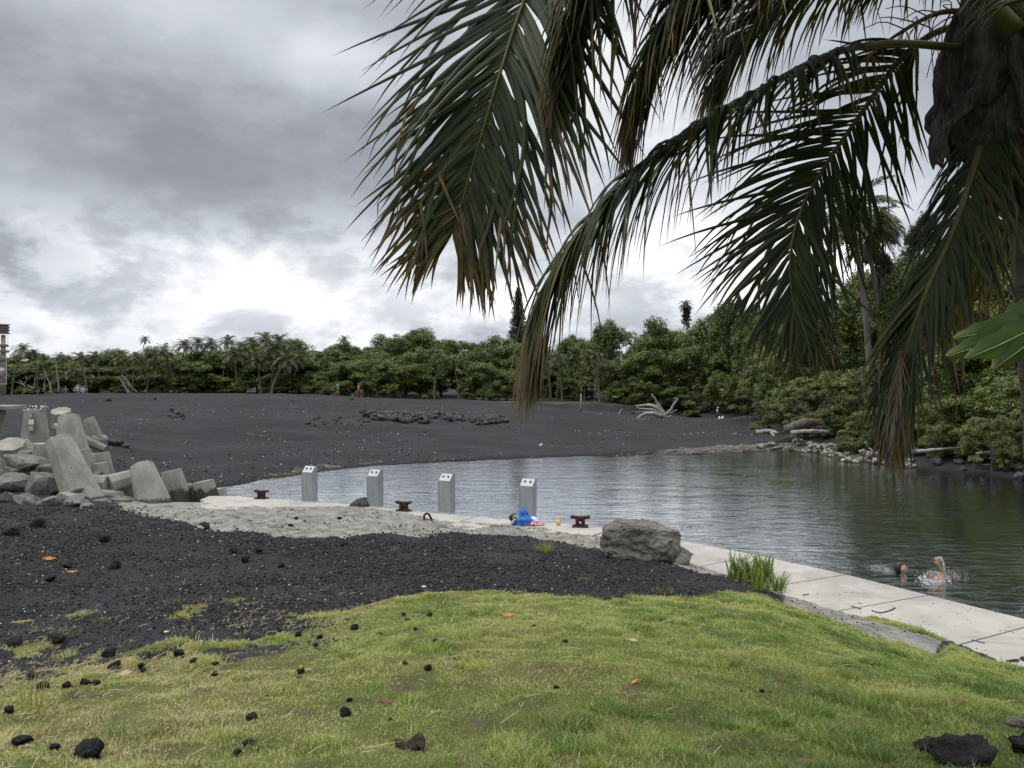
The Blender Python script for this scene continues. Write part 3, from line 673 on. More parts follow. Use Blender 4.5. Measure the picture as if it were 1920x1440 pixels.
for i, u in enumerate([-60, -10, 30, 75, 120, 165, 205, 250, 300, 345, 385, 425, 470, 510, 550, 585]):
    ROWS.append((u + r1.uniform(-12, 12), r1.uniform(692, 712), 111 + r1.uniform(-2, 2), r1.uniform(65, 90), 'bush', 'front'))
for u, tp, w in ((610, 690, 75), (655, 676, 95), (705, 668, 105), (760, 678, 105), (800, 705, 70), (905, 672, 95), (950, 690, 80), (1000, 700, 70), (1070, 705, 60)):
    ROWS.append((u, tp, 107 if u < 860 else 99, w, 'bush', 'front'))
for u, tp, w in ((640, 712, 45), (690, 712, 50), (735, 718, 40), (880, 735, 40), (925, 738, 40)):
    ROWS.append((u, tp, 103 if u < 860 else 97, w, 'bush', 'fringe'))
cnt = {}
def tlabel(desc, u, key):
    z = zone(u); k = (desc, key, z); cnt[k] = cnt.get(k, 0) + 1
    return z, cnt[k]
KD = {'back': 'tall back-row tree', 'middle': 'rounded mid-row tree', 'front': 'low front-row tree', 'fringe': 'small shrub'}
ROWS.sort(key=lambda r: r[0])
for (u, tp, d, w, kd, key) in ROWS:
    z, n = tlabel(KD[key], u, key); tp = TOPL(u) + r1.uniform(-6, 12) if tp is None else tp
    tree(u, tp, d, w, kd, 'broadleaf_tree' if key != 'fringe' else 'shrub', '%s, %s, %s' % (KD[key], z, ORD[n - 1]), 'tree' if key != 'fringe' else 'shrub', 'broadleaf trees of the far wood')
# centre right and right: the larger mass along the far shore
BIG = [  # u, top, d, width px, kind
    (1065, 640, 108, 110, 'round'), (1110, 634, 104, 120, 'round'), (1160, 606, 100, 120, 'round'), (1215, 596, 98, 140, 'round'), (1265, 600, 100, 130, 'round'), (1325, 590, 96, 130, 'round'), (1375, 570, 92, 120, 'round'),
    (1420, 580, 88, 120, 'round'), (1475, 560, 84, 130, 'round'), (1540, 580, 84, 130, 'round'), (1150, 668, 95, 85, 'bush'), (1205, 650, 93, 110, 'bush'), (1275, 640, 92, 120, 'bush'), (1340, 655, 90, 100, 'bush'),
    (1395, 620, 82, 130, 'round'), (1450, 640, 76, 120, 'bush'), (1165, 725, 92, 60, 'bush'), (1205, 712, 90, 65, 'bush'), (1262, 722, 89, 70, 'bush'), (1312, 715, 87, 75, 'overhang'), (1370, 700, 85, 85, 'overhang'),
    (1300, 768, 84, 42, 'bush'), (1268, 775, 86, 36, 'bush'), (1420, 770, 82, 55, 'bush'), (1390, 775, 83, 36, 'bush'),
    (1425, 690, 72, 110, 'overhang'), (1470, 655, 66, 150, 'bush'), (1530, 630, 63, 170, 'round'), (1590, 575, 68, 190, 'round'), (1640, 560, 64, 190, 'round'), (1700, 515, 60, 190, 'round'), (1760, 480, 60, 200, 'round'), (1670, 480, 70, 220, 'round'), (1590, 520, 74, 200, 'round'), (1800, 450, 66, 220, 'round'), (1890, 440, 64, 240, 'round'),
    (1830, 520, 56, 210, 'round'), (1910, 500, 54, 230, 'round'), (2010, 480, 52, 240, 'round'), (1480, 725, 58, 110, 'overhang'), (1545, 700, 54, 140, 'overhang'), (1610, 690, 50, 150, 'overhang'), (1690, 660, 49, 170, 'bush'),
    (1775, 640, 46, 190, 'bush'), (1850, 600, 45, 200, 'bush'), (1950, 580, 44, 220, 'bush'), (1515, 770, 52, 90, 'overhang'), (1590, 775, 49.5, 90, 'bush'), (1650, 760, 45, 110, 'overhang'), (1720, 750, 42.5, 120, 'bush'),
    (1790, 735, 40, 140, 'bush'), (1870, 700, 38.5, 160, 'bush'), (1960, 680, 38, 190, 'overhang'), (1860, 775, 35.6, 95, 'overhang'), (1935, 760, 35.2, 90, 'overhang'), (1640, 800, 43, 60, 'bush'), (1440, 790, 66, 60, 'bush'), (1480, 800, 60, 50, 'bush'),
    (1240, 738, 100, 100, 'bush'), (1300, 735, 100, 100, 'bush'), (1085, 730, 106, 90, 'bush'), (1010, 728, 110, 90, 'bush'), (905, 728, 114, 90, 'bush'), (1180, 742, 100, 80, 'bush'), (950, 730, 112, 80, 'bush'), (1350, 740, 92, 80, 'bush'), (1605, 800, 43.8, 70, 'overhang'), (1765, 785, 39.5, 100, 'overhang'), (1830, 790, 37.6, 90, 'bush'), (1905, 800, 35.8, 90, 'overhang'), (1990, 790, 35, 100, 'bush'),
    (2100, 560, 42, 260, 'bush'), (2250, 540, 38, 300, 'round'), (2450, 500, 34, 340, 'round')]
KB = {'round': 'rounded tree', 'bush': 'dense tree', 'overhang': 'spreading pale tree'}
for (u, tp, d, w, kd) in sorted(BIG, key=lambda r: r[0]):
    key = 'far' if tp < 640 else 'mid' if tp < 720 else 'low'
    ds = KB[kd] if key != 'low' else ('dark bush' if kd == 'bush' else 'pale bush')
    z, n = tlabel(ds, u, key); hs = {'far': 'high', 'mid': 'midway', 'low': 'lowest'}[key]
    tree(u, tp, d, w, kd, 'broadleaf_tree' if key != 'low' else 'shrub', '%s, %s, %s, %s' % (ds, hs, z, ORD[n - 1]), 'tree' if key != 'low' else 'shrub', 'trees along the right-hand shore')
for k, (u, tp, d, w) in enumerate([(1655, 400, 66, 190), (1735, 395, 64, 220), (1830, 390, 62, 220), (1915, 380, 60, 240), (1385, 555, 90, 60)]):
    lab = ['feathery ironwood tree behind the leaning palm trunk', 'feathery ironwood tree left of the near palm trunk', 'feathery ironwood tree partly behind the near palm trunk', 'tall feathery ironwood tree at the right edge of the photo', 'small ragged tree crown topping the middle of the far shore wood'][k]
    tree(u, tp, d, w, 'iron', 'ironwood_tree', lab, 'tree', 'ironwood trees on the right')
# far palms
PL = []
r2 = random.Random(9)
for (u, cy, fl) in ((42, 662, 26), (62, 665, 24), (80, 668, 20), (113, 668, 24), (150, 672, 26), (178, 672, 24), (270, 636, 15), (345, 645, 34), (372, 648, 28), (395, 650, 28), (428, 640, 30), (452, 652, 28), (470, 640, 32), (497, 632, 36),
                    (523, 636, 34), (548, 648, 32), (200, 694, 30), (235, 688, 24), (285, 690, 34), (330, 688, 36), (308, 664, 30), (412, 676, 36), (440, 668, 34), (515, 660, 38), (533, 672, 34), (578, 690, 38), (600, 672, 30), (645, 640, 18), (480, 680, 36), (375, 684, 34), (136, 698, 30), (255, 668, 26), (225, 670, 24), (560, 668, 32)):
    PL.append((u, cy, r2.uniform(106, 111) if cy > 655 else r2.uniform(112, 120), fl))
PL += [(822, 678, 101, 32), (848, 682, 102, 30), (1045, 672, 98, 32), (1010, 690, 97, 34), (1022, 668, 103, 30), (1110, 668, 94, 36), (1098, 715, 91, 30), (1052, 680, 101, 26), (990, 676, 104, 24)]
PL.sort(key=lambda r: r[0])
PL = [q for i, q in enumerate(PL) if not (q[1] > 672 and q[0] < 600 and i % 2)]
for i, (u, cy, d, fl) in enumerate(PL):
    z, n = tlabel('palm', u, 'p'); pi = r2.randrange(4); fp = r2.choice([0, math.pi, .4, 2.7, math.pi])
    fl *= r2.uniform(.75, 1.05) * (.85 if cy > 672 else 1); cy += r2.uniform(-5, 5)
    lean = {0: 'slightly leaning', 1: 'strongly leaning', 2: 'upright', 3: 'leaning'}[pi]
    if u == 270: lab = 'lone small coconut palm rising highest above the left treeline'
    else: lab = '%s coconut palm %s, %s palm from left there' % (lean, z, ORD[n - 1])
    lx = {0: .9, 1: 2.0, 2: -.4, 3: 1.3}[pi] * (fl / F * d / 2.6) * math.cos(fp) * F / d
    palm(u - lx, cy, d, fl, pi, fp, lab, 'coconut palms in the far wood')
# the tall palm with hanging dead fronds, and the leaning palm on the right
e = palm(1288, 572, 104, 16, 2, 0, 'tall lone palm with yellowing hanging fronds above the far wood', None); 
rg = np.random.default_rng(4)
C = np.array([W(1287 + rg.normal(0, 3), 575 + 34 * abs(rg.normal(0, .5)), 104) for _ in range(260)]) - np.array(e.location)
V, Q = leaf_quads(rg, C, rnd_dirs(rg, 260), .8, .3); me = npmesh('skirt', V, Q, dict(tint=np.full(len(V), .4), dry=np.full(len(V), .45))); me.materials.append(M['bgpalm'])
o = bpy.data.objects.new('dead_frond_skirt', me); COL.objects.link(o); o.parent = e
e = palm(1636, 400, 58, 115, 0, math.pi, 'slender leaning palm with grey trunk behind the hanging fronds on the right', None)
e = palm(1668, 430, 60, 95, 3, math.pi, 'shorter coconut palm half hidden beside the slender leaning palm', None)
# norfolk pine
def norfolk(u, top, d, wpx):
    p = on(u, d); h = CZ - (top - 720) / F * d - p.z; w = wpx / F * d / 2; rg = random.Random(8); nrg = np.random.default_rng(8)
    e = empty('column_pine', p, 'tall narrow tiered pine rising above the far wood', 'tree'); b = MB(); b.tube([(0, 0, -.2), (0, 0, h * .5), (0, 0, h)], [.28, .18, .03], 8); b.build('trunk', M['bark'], e)
    br = MB(); P = []; nl = 40
    for k in range(nl):
        f = k / nl; z = h * (.38 + .61 * f); L = w * (1 - f) ** .75 * (1 if f > .1 else .85) + .12
        for q in range(7):
            a = q * .9 + k * .5 + rg.uniform(-.2, .2); l = L * rg.uniform(.75, 1.1); pts = [Vector((math.cos(a) * l * s, math.sin(a) * l * s, z - .10 * l * s + .32 * l * s * s)) for s in (0, .5, 1)]
            br.tube(pts, [.035, .022, .01], 4, False)
            for s in np.linspace(.15, 1, int(8 + l * 6)):
                c = pts[0].lerp(pts[2], s); 
                for _ in range(4): P.append((c.x + rg.gauss(0, .07), c.y + rg.gauss(0, .07), c.z + rg.gauss(0, .07)))
    br.build('branches', M['bark'], e)
    P = np.array(P); V, Q = leaf_quads(nrg, P, rnd_dirs(nrg, len(P)), .25, .40); me = npmesh('f', V, Q, dict(tint=nrg.uniform(0, 1, len(V)))); link('crown', me, M['needle'], e, False)
norfolk(972, 536, 140, 46)
# ================================================================ NEAR COCONUT PALM
def near_palm():
    base = on(2010, 4.5)
    root = empty('coconut_palm', base, 'large near coconut palm hanging its drooping fronds into the picture from the right', 'palm tree')
    inv = -Vector(base)
    def B(b, name, m, par=root, smooth=True):
        b.v = [tuple(Vector(v) + inv) for v in b.v]; return b.build(name, m, par, smooth)
    # trunk
    pts = spline([W(2010, 720, 4.5) * 0 + base + Vector((0, 0, -.1)), W(1985, 900, 4.5), W(1958, 560, 4.5), W(1943, 380, 4.5), W(1932, 150, 4.5), W(1925, 40, 4.5)], 90)
    b = MB(); n = 22; rr = [.165 - .03 * min(1, i / 60) + .006 * math.sin(i * 1.9) + (.05 * max(0, 1 - i / 8)) for i in range(90)]
    b.tube(pts, rr, n); B(b, 'trunk', M['ptrunk'])
    # fibre sheaths wrapped round the crown base: torn cloth-like layers
    rg = random.Random(2)
    def sheath(rows, a0, a1, seed, cxs, ragged=.12, thick=.012, dcen=4.5, name='fibre_sheath'):
        """rows: (py, radius px); wraps angles a0..a1 (0 = right, 180 = left, 270 = towards the camera)"""
        na, nz = 72, 46; V = []; s = random.Random(seed)
        ys = np.linspace(rows[0][0], rows[-1][0], nz)
        for i, py in enumerate(ys):
            f = i / (nz - 1); r = np.interp(py, [q[0] for q in rows], [q[1] for q in rows]) / F * dcen; cx = np.interp(py, [q[0] for q in cxs], [q[1] for q in cxs])
            for j in range(na + 1):
                g = j / na; a = R(a0 + (a1 - a0) * g); nzv = float(fbm(g * 9 + seed, f * 2.2, 1.0, 4, seed)) - .5; fold = math.sin(g * 23 + seed + f * 2) * .045 + math.sin(g * 51 + f * 5) * .018
                rad = r * (1 + nzv * .55 + fold * (1.0 - .4 * f) + (float(fbm(g * 40 + seed, f * 7, 1.0, 3, seed + 3)) - .5) * .16); c = W(cx, py, dcen)
                drop = (float(vn(g * 14 + seed, 3.3, seed)) - .5) * ragged * (f ** 3) * 2
                V.append(c + Vector((math.cos(a) * rad, math.sin(a) * rad * .9, nzv * .05 - drop)))
        b = MB(); b.add(V, [(i * (na + 1) + j, i * (na + 1) + j + 1, (i + 1) * (na + 1) + j + 1, (i + 1) * (na + 1) + j) for i in range(nz - 1) for j in range(na)])
        o = B(b, name, M['fibre']); md = o.modifiers.new('thick', 'SOLIDIFY'); md.thickness = thick; return o
    sheath([(-60, 110), (20, 118), (80, 140), (150, 158), (215, 160), (258, 135)], 120, 330, 3, [(-60, 1930), (150, 1934), (300, 1938)], .30)
    sheath([(60, 105), (150, 128), (240, 135), (310, 105), (350, 80), (385, 56)], -10, 350, 7, [(60, 1935), (250, 1940), (390, 1944)], .06)
    sheath([(180, 120), (260, 118), (330, 92), (385, 66)], 150, 300, 12, [(180, 1936), (390, 1942)], .16)
    # hanging torn flap on the left
    b = MB(); na, nz = 16, 22; V = []
    for i in range(nz):
        f = i / (nz - 1)
        for j in range(na + 1):
            g = j / na; c = W(1762 - 18 * f + g * (96 - 66 * f) + 10 * math.sin(f * 7), 165 + 128 * f + 16 * math.sin(g * 5), 4.32 + .07 * math.sin(g * 6 + f * 3))
            V.append(c + Vector((0, (float(fbm(g * 4, f * 4, 1, 3, 4)) - .5) * .12, (float(vn(g * 9, 1.1, 6)) - .5) * .12 * f)))
    b.add(V, [(i * (na + 1) + j, i * (na + 1) + j + 1, (i + 1) * (na + 1) + j + 1, (i + 1) * (na + 1) + j) for i in range(nz - 1) for j in range(na)])
    o = B(b, 'torn_fibre_flap', M['fibre']); o.modifiers.new('t', 'SOLIDIFY').thickness = .008
    # loose fibre threads
    b = MB()
    for k in range(70):
        a = rg.uniform(0, 1); p = W(1760 + 170 * a, rg.uniform(140, 330), 4.28 + .25 * rg.random()); q = p + Vector((rg.gauss(-.03, .05), rg.gauss(0, .03), -rg.uniform(.04, .16)))
        b.tube([p, p.lerp(q, .5) + Vector((rg.gauss(0, .012), 0, 0)), q], [.0022, .0016, .0008], 3, False)
    B(b, 'loose_fibres', M['fibre'])
    def frond(ctrl, side, n, L, w, petr=.034, dryrow=False, label=None, **kw):
        V, Q, ti, dr, P = frond_mesh([W(*c) for c in ctrl], side, n, L, w, **kw)
        V = [tuple(v + inv) for v in V]; me = npmesh('frond', V, np.array(Q), dict(tint=ti, dry=dr))
        o = link('frond', me, M['palmdry'] if dryrow else M['palm'], root, True)
        if label: o['label'] = label
        b = MB(); m = len(P); rad = [petr * (1 - .93 * (i / (m - 1)) ** .75) + .022 * max(0, 1 - i / 5) for i in range(m)]; b.tube(P, rad, 9, flat=.75)
        r = B(b, 'frond_stem', M['rachisdry'] if dryrow else M['rachis'], o); return o
    # 1: the big frond hanging down in the middle
    frond([(1880, 40, 4.55), (1730, -190, 4.45), (1480, -370, 4.3), (1220, -330, 4.2), (1060, -170, 4.12), (984, 0, 4.08), (940, 130, 4.05), (898, 270, 4.06), (866, 380, 4.08), (850, 430, 4.1)], (1, -.25, .12), 165, 1.12, .040,
          droop=.55, t0=.16, dry0=.02, drytip=.42, seed=11, ang=(60, 30), rag=.22, lift=.05, sdroop=(.85, 1.2), segs=8, label='largest frond, hanging nearly straight down with browned leaflet tips')
    # 2: the long frond arching left and hanging at its tip
    frond([(1850, 100, 4.6), (1775, 88, 4.5), (1660, 82, 4.4), (1550, 104, 4.32), (1430, 165, 4.22), (1300, 238, 4.12), (1190, 322, 4.05), (1105, 415, 4.0), (1052, 492, 3.98), (1026, 552, 3.98), (1012, 600, 4.0), (1006, 632, 4.0)], (.12, 1, .1), 150, 1.0, .038,
          droop=1.9, t0=.24, dry0=.0, drytip=.55, seed=23, ang=(62, 18), rag=.20, lift=.02, segs=8, label='long arching frond with a thick yellow-green stem and a drooping brown tip')
    # 3: frond hanging right of the middle
    frond([(1850, 60, 4.7), (1770, 55, 4.85), (1690, 110, 5.0), (1610, 220, 5.1), (1545, 315, 5.15), (1500, 400, 5.15), (1482, 480, 5.1), (1486, 560, 5.05), (1502, 640, 5.0)], (1, -.15, .10), 115, .90, .032,
          droop=.62, t0=.20, dry0=-.08, drytip=.28, seed=31, ang=(58, 22), rag=.12, lift=.03, segs=8, label='green frond hanging over the far shore with a fan of thin leaflets')
    # 4: darker frond on the right with a withered tip
    frond([(1890, 180, 4.5), (1852, 240, 4.45), (1822, 330, 4.4), (1785, 440, 4.35), (1740, 540, 4.3), (1705, 640, 4.28), (1682, 740, 4.26), (1672, 820, 4.26)], (.35, -.9, .1), 130, .78, .032,
          droop=1.05, t0=.06, dry0=.0, drytip=.45, seed=44, ang=(50, 12), rag=.3, lift=.02, segs=8, label='dark frond ending in a withered hanging tip')
    # withered end of that frond
    b0 = [(1690, 660, 4.25), (1683, 710, 4.24), (1677, 765, 4.24), (1673, 815, 4.24)]
    frond(b0, (.35, -.9, .1), 34, .38, .010, petr=.004, dryrow=True, droop=2.6, t0=.0, dry0=.7, drytip=.4, seed=47, ang=(26, 12), rag=.9, lift=0, label='withered grey-brown leaflets')
    # dry cluster in the tip of frond 2
    frond([(1048, 490, 3.96), (1028, 540, 3.95), (1014, 590, 3.95), (1007, 630, 3.95)], (.3, .95, .1), 34, .30, .010, petr=.004, dryrow=True, droop=1.5, t0=.0, dry0=.55, drytip=.4, seed=49, ang=(40, 14), rag=.5, label='dried brown leaflets at the drooping tip')
    # 5: upper frond whose leaflets curtain down along the top of the picture
    frond([(1900, 0, 4.5), (1780, -80, 4.35), (1620, -110, 4.2), (1470, -95, 4.05), (1350, -40, 3.95), (1265, 40, 3.9), (1215, 130, 3.88), (1190, 200, 3.88)], (.25, 1, .1), 150, 1.0, .040,
          droop=1.7, t0=.14, dry0=.06, drytip=.35, seed=55, ang=(66, 24), rag=.30, lift=.04, segs=8, label='overhead frond whose leaflets curtain down along the top')
    frond([(1910, -40, 4.5), (1790, -150, 4.5), (1640, -190, 4.45), (1500, -180, 4.4), (1380, -120, 4.35), (1290, -30, 4.3), (1250, 60, 4.3)], (.25, 1, .1), 140, 1.05, .040, droop=1.6, t0=.14, dry0=.06, drytip=.35, seed=59, ang=(66, 24), rag=.30, segs=8, label='highest overhead frond, only its leaflet ends in view')
    # 6: one behind it
    frond([(1900, 0, 4.4), (1720, -190, 4.3), (1480, -250, 4.1), (1290, -200, 4.0), (1160, -90, 3.95), (1095, 40, 3.95), (1062, 160, 3.95)], (.3, 1, .1), 150, 1.0, .040, droop=1.5, t0=.16, dry0=.03, drytip=.3, seed=57, ang=(64, 24), rag=.25, segs=8, label='overhead frond hanging just right of the largest one')
    frond([(1880, -10, 4.8), (1740, -60, 5.1), (1600, -55, 5.3), (1470, 0, 5.5), (1385, 80, 5.6), (1340, 170, 5.65)], (.6, .8, .1), 125, 1.0, .038, droop=1.5, t0=.16, dry0=.10, drytip=.3, seed=61, ang=(64, 24), rag=.2, segs=7, label='darker overhead frond behind the curtain of leaflets')
    # 7, 8: fronds behind the trunk on the right
    frond([(1900, 230, 4.9), (1890, 320, 5.3), (1870, 400, 5.6), (1835, 480, 5.8), (1800, 560, 5.9), (1770, 620, 5.9)], (.9, .3, .1), 64, .75, .036, droop=1.3, t0=.12, dry0=.28, drytip=.35, seed=71, ang=(60, 25), rag=.3, segs=6, label='short yellowing frond beside the trunk')
    if 0: frond([(1880, 110, 4.8), (1790, 130, 5.3), (1735, 230, 5.7), (1700, 350, 5.9), (1680, 450, 6.0)], (.9, .3, .1), 80, .9, .045, droop=1.2, t0=.15, dry0=.05, drytip=.3, seed=77, ang=(60, 25), segs=6, label='green frond behind the trunk, half hidden')
    # crown continuing outside the picture (right, up, towards the camera)
    frond([(1950, 0, 4.5), (2150, -250, 4.4), (2450, -330, 4.3), (2750, -150, 4.2), (2950, 200, 4.1)], (.2, 1, .1), 60, .9, .045, droop=1.4, t0=.14, seed=81, segs=5)
    frond([(1940, 60, 4.3), (2050, -100, 3.5), (2300, -300, 2.6), (2700, -500, 1.9)], (1, .3, .1), 60, .9, .045, droop=1.2, t0=.14, seed=85, segs=5)
    frond([(1960, 0, 4.7), (2150, -150, 5.6), (2300, -100, 6.5), (2400, 100, 7.2)], (1, -.3, .1), 60, .9, .045, droop=1.2, t0=.14, seed=88, segs=5)
    frond([(1920, -60, 4.5), (1850, -500, 4.2), (1700, -1000, 3.8), (1500, -1400, 3.5)], (1, .3, .1), 60, .9, .045, droop=1.0, t0=.14, seed=90, segs=5)
    # green-yellow boots at the very top and the dry flower stalk
    for k, (c0, c1) in enumerate((((1905, 62, 4.12), (1838, -40, 4.15)), ((1985, 70, 4.1), (1940, -60, 4.1)), ((1930, 50, 4.2), (1890, -60, 4.2)))):
        b = MB(); b.tube(spline([W(*c0), W((c0[0] + c1[0]) / 2 - 6, (c0[1] + c1[1]) / 2, (c0[2] + c1[2]) / 2), W(*c1)], 8), np.linspace(.075, .04, 8), 10, flat=.6); B(b, 'frond_base', M['rachis'])
    b = MB(); st = spline([W(1850, 30, 4.6), W(1770, 22, 4.65), (W(1690, 60, 4.7)), W(1610, 120, 4.72)], 12); b.tube(st, np.linspace(.020, .006, 12), 7)
    for k in range(46):
        p = st[rg.randint(2, 11)]; q = p + Vector((rg.uniform(-.26, .10), rg.uniform(-.1, .1), rg.uniform(-.36, .10))); m = p.lerp(q, .5) + Vector((rg.gauss(0, .02), rg.gauss(0, .02), .03)); b.tube(spline([p, m, q], 6), np.linspace(.005, .0022, 6), 4, False)
    B(b, 'dry_flower_stalk', M['rachisdry'])
near_palm()

# ================================================================ LOBED LEAVES ON A BRANCH (right edge)
def breadfruit():
    p0 = W(2100, 560, 2.9); base = on(2230, 2.9)
    root = empty('breadfruit_tree', base, 'broad lobed green leaves with browned tips reaching in from the right edge', 'tree'); inv = -base
    b = MB(); b.tube([v + inv for v in spline([base + Vector((0, 0, -.1)), W(2220, 1000, 2.9), W(2180, 700, 2.9), p0, W(2050, 450, 2.8)], 20)], np.linspace(.05, .012, 20), 8); b.build('trunk', M['bark'], root)
    def leaf(stem, lobes, mid, label=None):
        V = []; Q = []; dr = []; ti = []
        for (P, wid, dry) in lobes:
            P = spline([W(*q) for q in P], 14); b0 = len(V)
            for i, p in enumerate(P):
                f = i / 13; t = (P[min(i + 1, 13)] - P[max(i - 1, 0)]).normalized(); s = t.cross(Vector((0, 1, .25))).normalized(); nn = s.cross(t)
                w = wid * (math.sin(math.pi * min(1, .12 + f * .88)) ** .6) * (1 + .12 * math.sin(i * 2.1)) if f < 1 else .004
                for j in range(7):
                    g = (j - 3) / 3; V.append(p + s * w * g * .5 + nn * (abs(g) * .014 + .0035 * math.sin(i * .8 + j * .9)) + inv); dr.append(max(0, (f - (1 - dry)) * 3) + (abs(g) > .9) * .9 * dry + .1 * f); ti.append(.5 + .3 * math.sin(i + j))
            Q += [(b0 + i * 7 + j, b0 + i * 7 + j + 1, b0 + (i + 1) * 7 + j + 1, b0 + (i + 1) * 7 + j) for i in range(13) for j in range(6)]
        me = npmesh('leaf', [tuple(v) for v in V], np.array(Q), dict(dry=dr, tint=ti)); o = link('leaf', me, M['bigleaf'], root)
        b = MB()
        for (P, wid, dry) in lobes: b.tube([v + inv + Vector((0, -.004, 0)) for v in spline([W(*q) for q in P], 14)], np.linspace(.0035, .0008, 14), 5)
        b.tube([v + inv for v in spline([W(*q) for q in mid], 10)], np.linspace(.006, .003, 10), 6); b.build('vein', M['vein'], o)
    leaf(None, [([(1990, 585, 2.9), (1920, 600, 2.88), (1850, 622, 2.86), (1790, 634, 2.86)], .085, .12), ([(1985, 575, 2.92), (1925, 585, 2.95), (1880, 600, 2.96)], .09, .15), ([(1950, 600, 2.9), (1880, 622, 2.84), (1835, 648, 2.84), (1775, 668, 2.85)], .085, .08),
                ([(2000, 600, 2.9), (1930, 620, 2.85), (1870, 648, 2.8), (1812, 672, 2.8)], .10, .10), ([(1990, 610, 2.9), (1935, 640, 2.84), (1895, 668, 2.82), (1862, 692, 2.82)], .09, .2), ([(2000, 600, 2.9), (1965, 650, 2.86), (1940, 690, 2.84)], .09, .3)],
         [(2100, 560, 2.9), (2040, 575, 2.9), (1980, 595, 2.9), (1920, 618, 2.88)])
    leaf(None, [([(2120, 600, 2.8), (2060, 660, 2.7), (2010, 740, 2.7)], .12, .2), ([(2130, 600, 2.8), (2110, 690, 2.7), (2090, 780, 2.7)], .12, .2), ([(2120, 590, 2.8), (2050, 620, 2.75), (1980, 700, 2.75)], .10, .2)], [(2150, 560, 2.85), (2130, 580, 2.8), (2110, 620, 2.75)])
breadfruit()

# ================================================================ GRASS (uncountable)
def grass():
    rg = np.random.default_rng(1); N = 1600000
    d = rg.uniform(3.0, 12.5, N) ; u = rg.uniform(-640, 2200, N)
    x = (u - 960) / F * d
    # keep screen density falling with depth; area grows with d
    d3 = d3f(u); g, c, s, ft = masks(x, d)
    pat = fbm(x, d, 1.1, 4, 31); pat2 = fbm(x, d, .45, 3, 33); fine = fbm(x, d, 5, 2, 35)
    keep = (rg.random(N) < g * np.clip(.50 + (fine - .37) * 2.6 + (u > 900) * .2, .07, 1) * np.clip(d / 7.5, .50, 1.0)) & (g > .25)
    keep &= ~((u < 620) & (pat < .47) & (g < .985) & (rg.random(N) < .85))
    x, d, u, g, pat, pat2, fine, d3 = [a[keep] for a in (x, d, u, g, pat, pat2, fine, d3)]; n = len(x)
    z = zt(x, d)
    lush = sstep(u, 900, 1700) * .6 + sstep(pat2, .45, .62) * .5
    low = sstep((CZ - z) * F / d + 720, 1290, 1420) * sstep(u, 1080, 1500) * sstep(pat, .40, .55)      # long soft tussocks low on the right
    h = rg.uniform(.008, .021, n) * (1 + .5 * lush) + low * rg.uniform(.01, .055, n)
    cl = fbm(x, d, 3.4, 3, 91); cm = sstep(cl, .60, .70); h *= 1 + cm * 1.7; h *= np.where(rg.random(n) < .012, 2.2, 1)
    az = rg.uniform(0, 2 * np.pi, n); lean = rg.uniform(.3, 1.5, n) * h; w = .0016 + .00040 * d * rg.uniform(.6, 1.3, n)
    dx = np.cos(az) * lean; dy = np.sin(az) * lean; wa = rg.uniform(0, np.pi, n); wx = np.cos(wa) * w; wy = np.sin(wa) * w * .5
    P = np.stack([x, d, z - .008], 1); o = lambda a, b, c: np.stack([a, b, c], 1)
    V = np.stack([P + o(wx, wy, 0 * w), P - o(wx, wy, 0 * w), P + o(dx * .35 - wx * .8, dy * .35 - wy * .8, h * .62), P + o(dx * .35 + wx * .8, dy * .35 + wy * .8, h * .62),
                  P + o(dx, dy, h)], 1).reshape(-1, 3)
    i = np.arange(n) * 5; F1 = np.stack([i, i + 1, i + 2], 1); F2 = np.stack([i, i + 2, i + 3], 1); F3 = np.stack([i + 3, i + 2, i + 4], 1)
    yel = sstep(-u, -1150, -250) * .30 + (pat - .5) * 1.1 + (fine - .5) * .7 + .42 - .28 * low + rg.normal(size=n) * .10 + (d > d3 - .7) * .12
    yel = yel - cm * .16; yel -= sstep(u, 1200, 1800) * .06; ypx = (CZ - z) * F / d + 720
    yel -= .35 * np.exp(-((u - 1300) / 95) ** 2 - ((ypx - 1318) / 42) ** 2) + .12 * sstep(ypx, 1360, 1440) * sstep(u, 1000, 1300)
    yel = np.where(rg.random(n) < .05 + .09 * (u < 500), rg.uniform(.75, 1, n), yel)
    me = npmesh('grass', V, np.concatenate([F1, F2, F3]), dict(tint=np.repeat(np.clip(yel, 0, 1), 5)))
    tag(link('grass', me, M['grass'], None, False), 'short mown turf with straw-coloured patches', 'grass', kind='stuff'); print('blades', n)
grass()
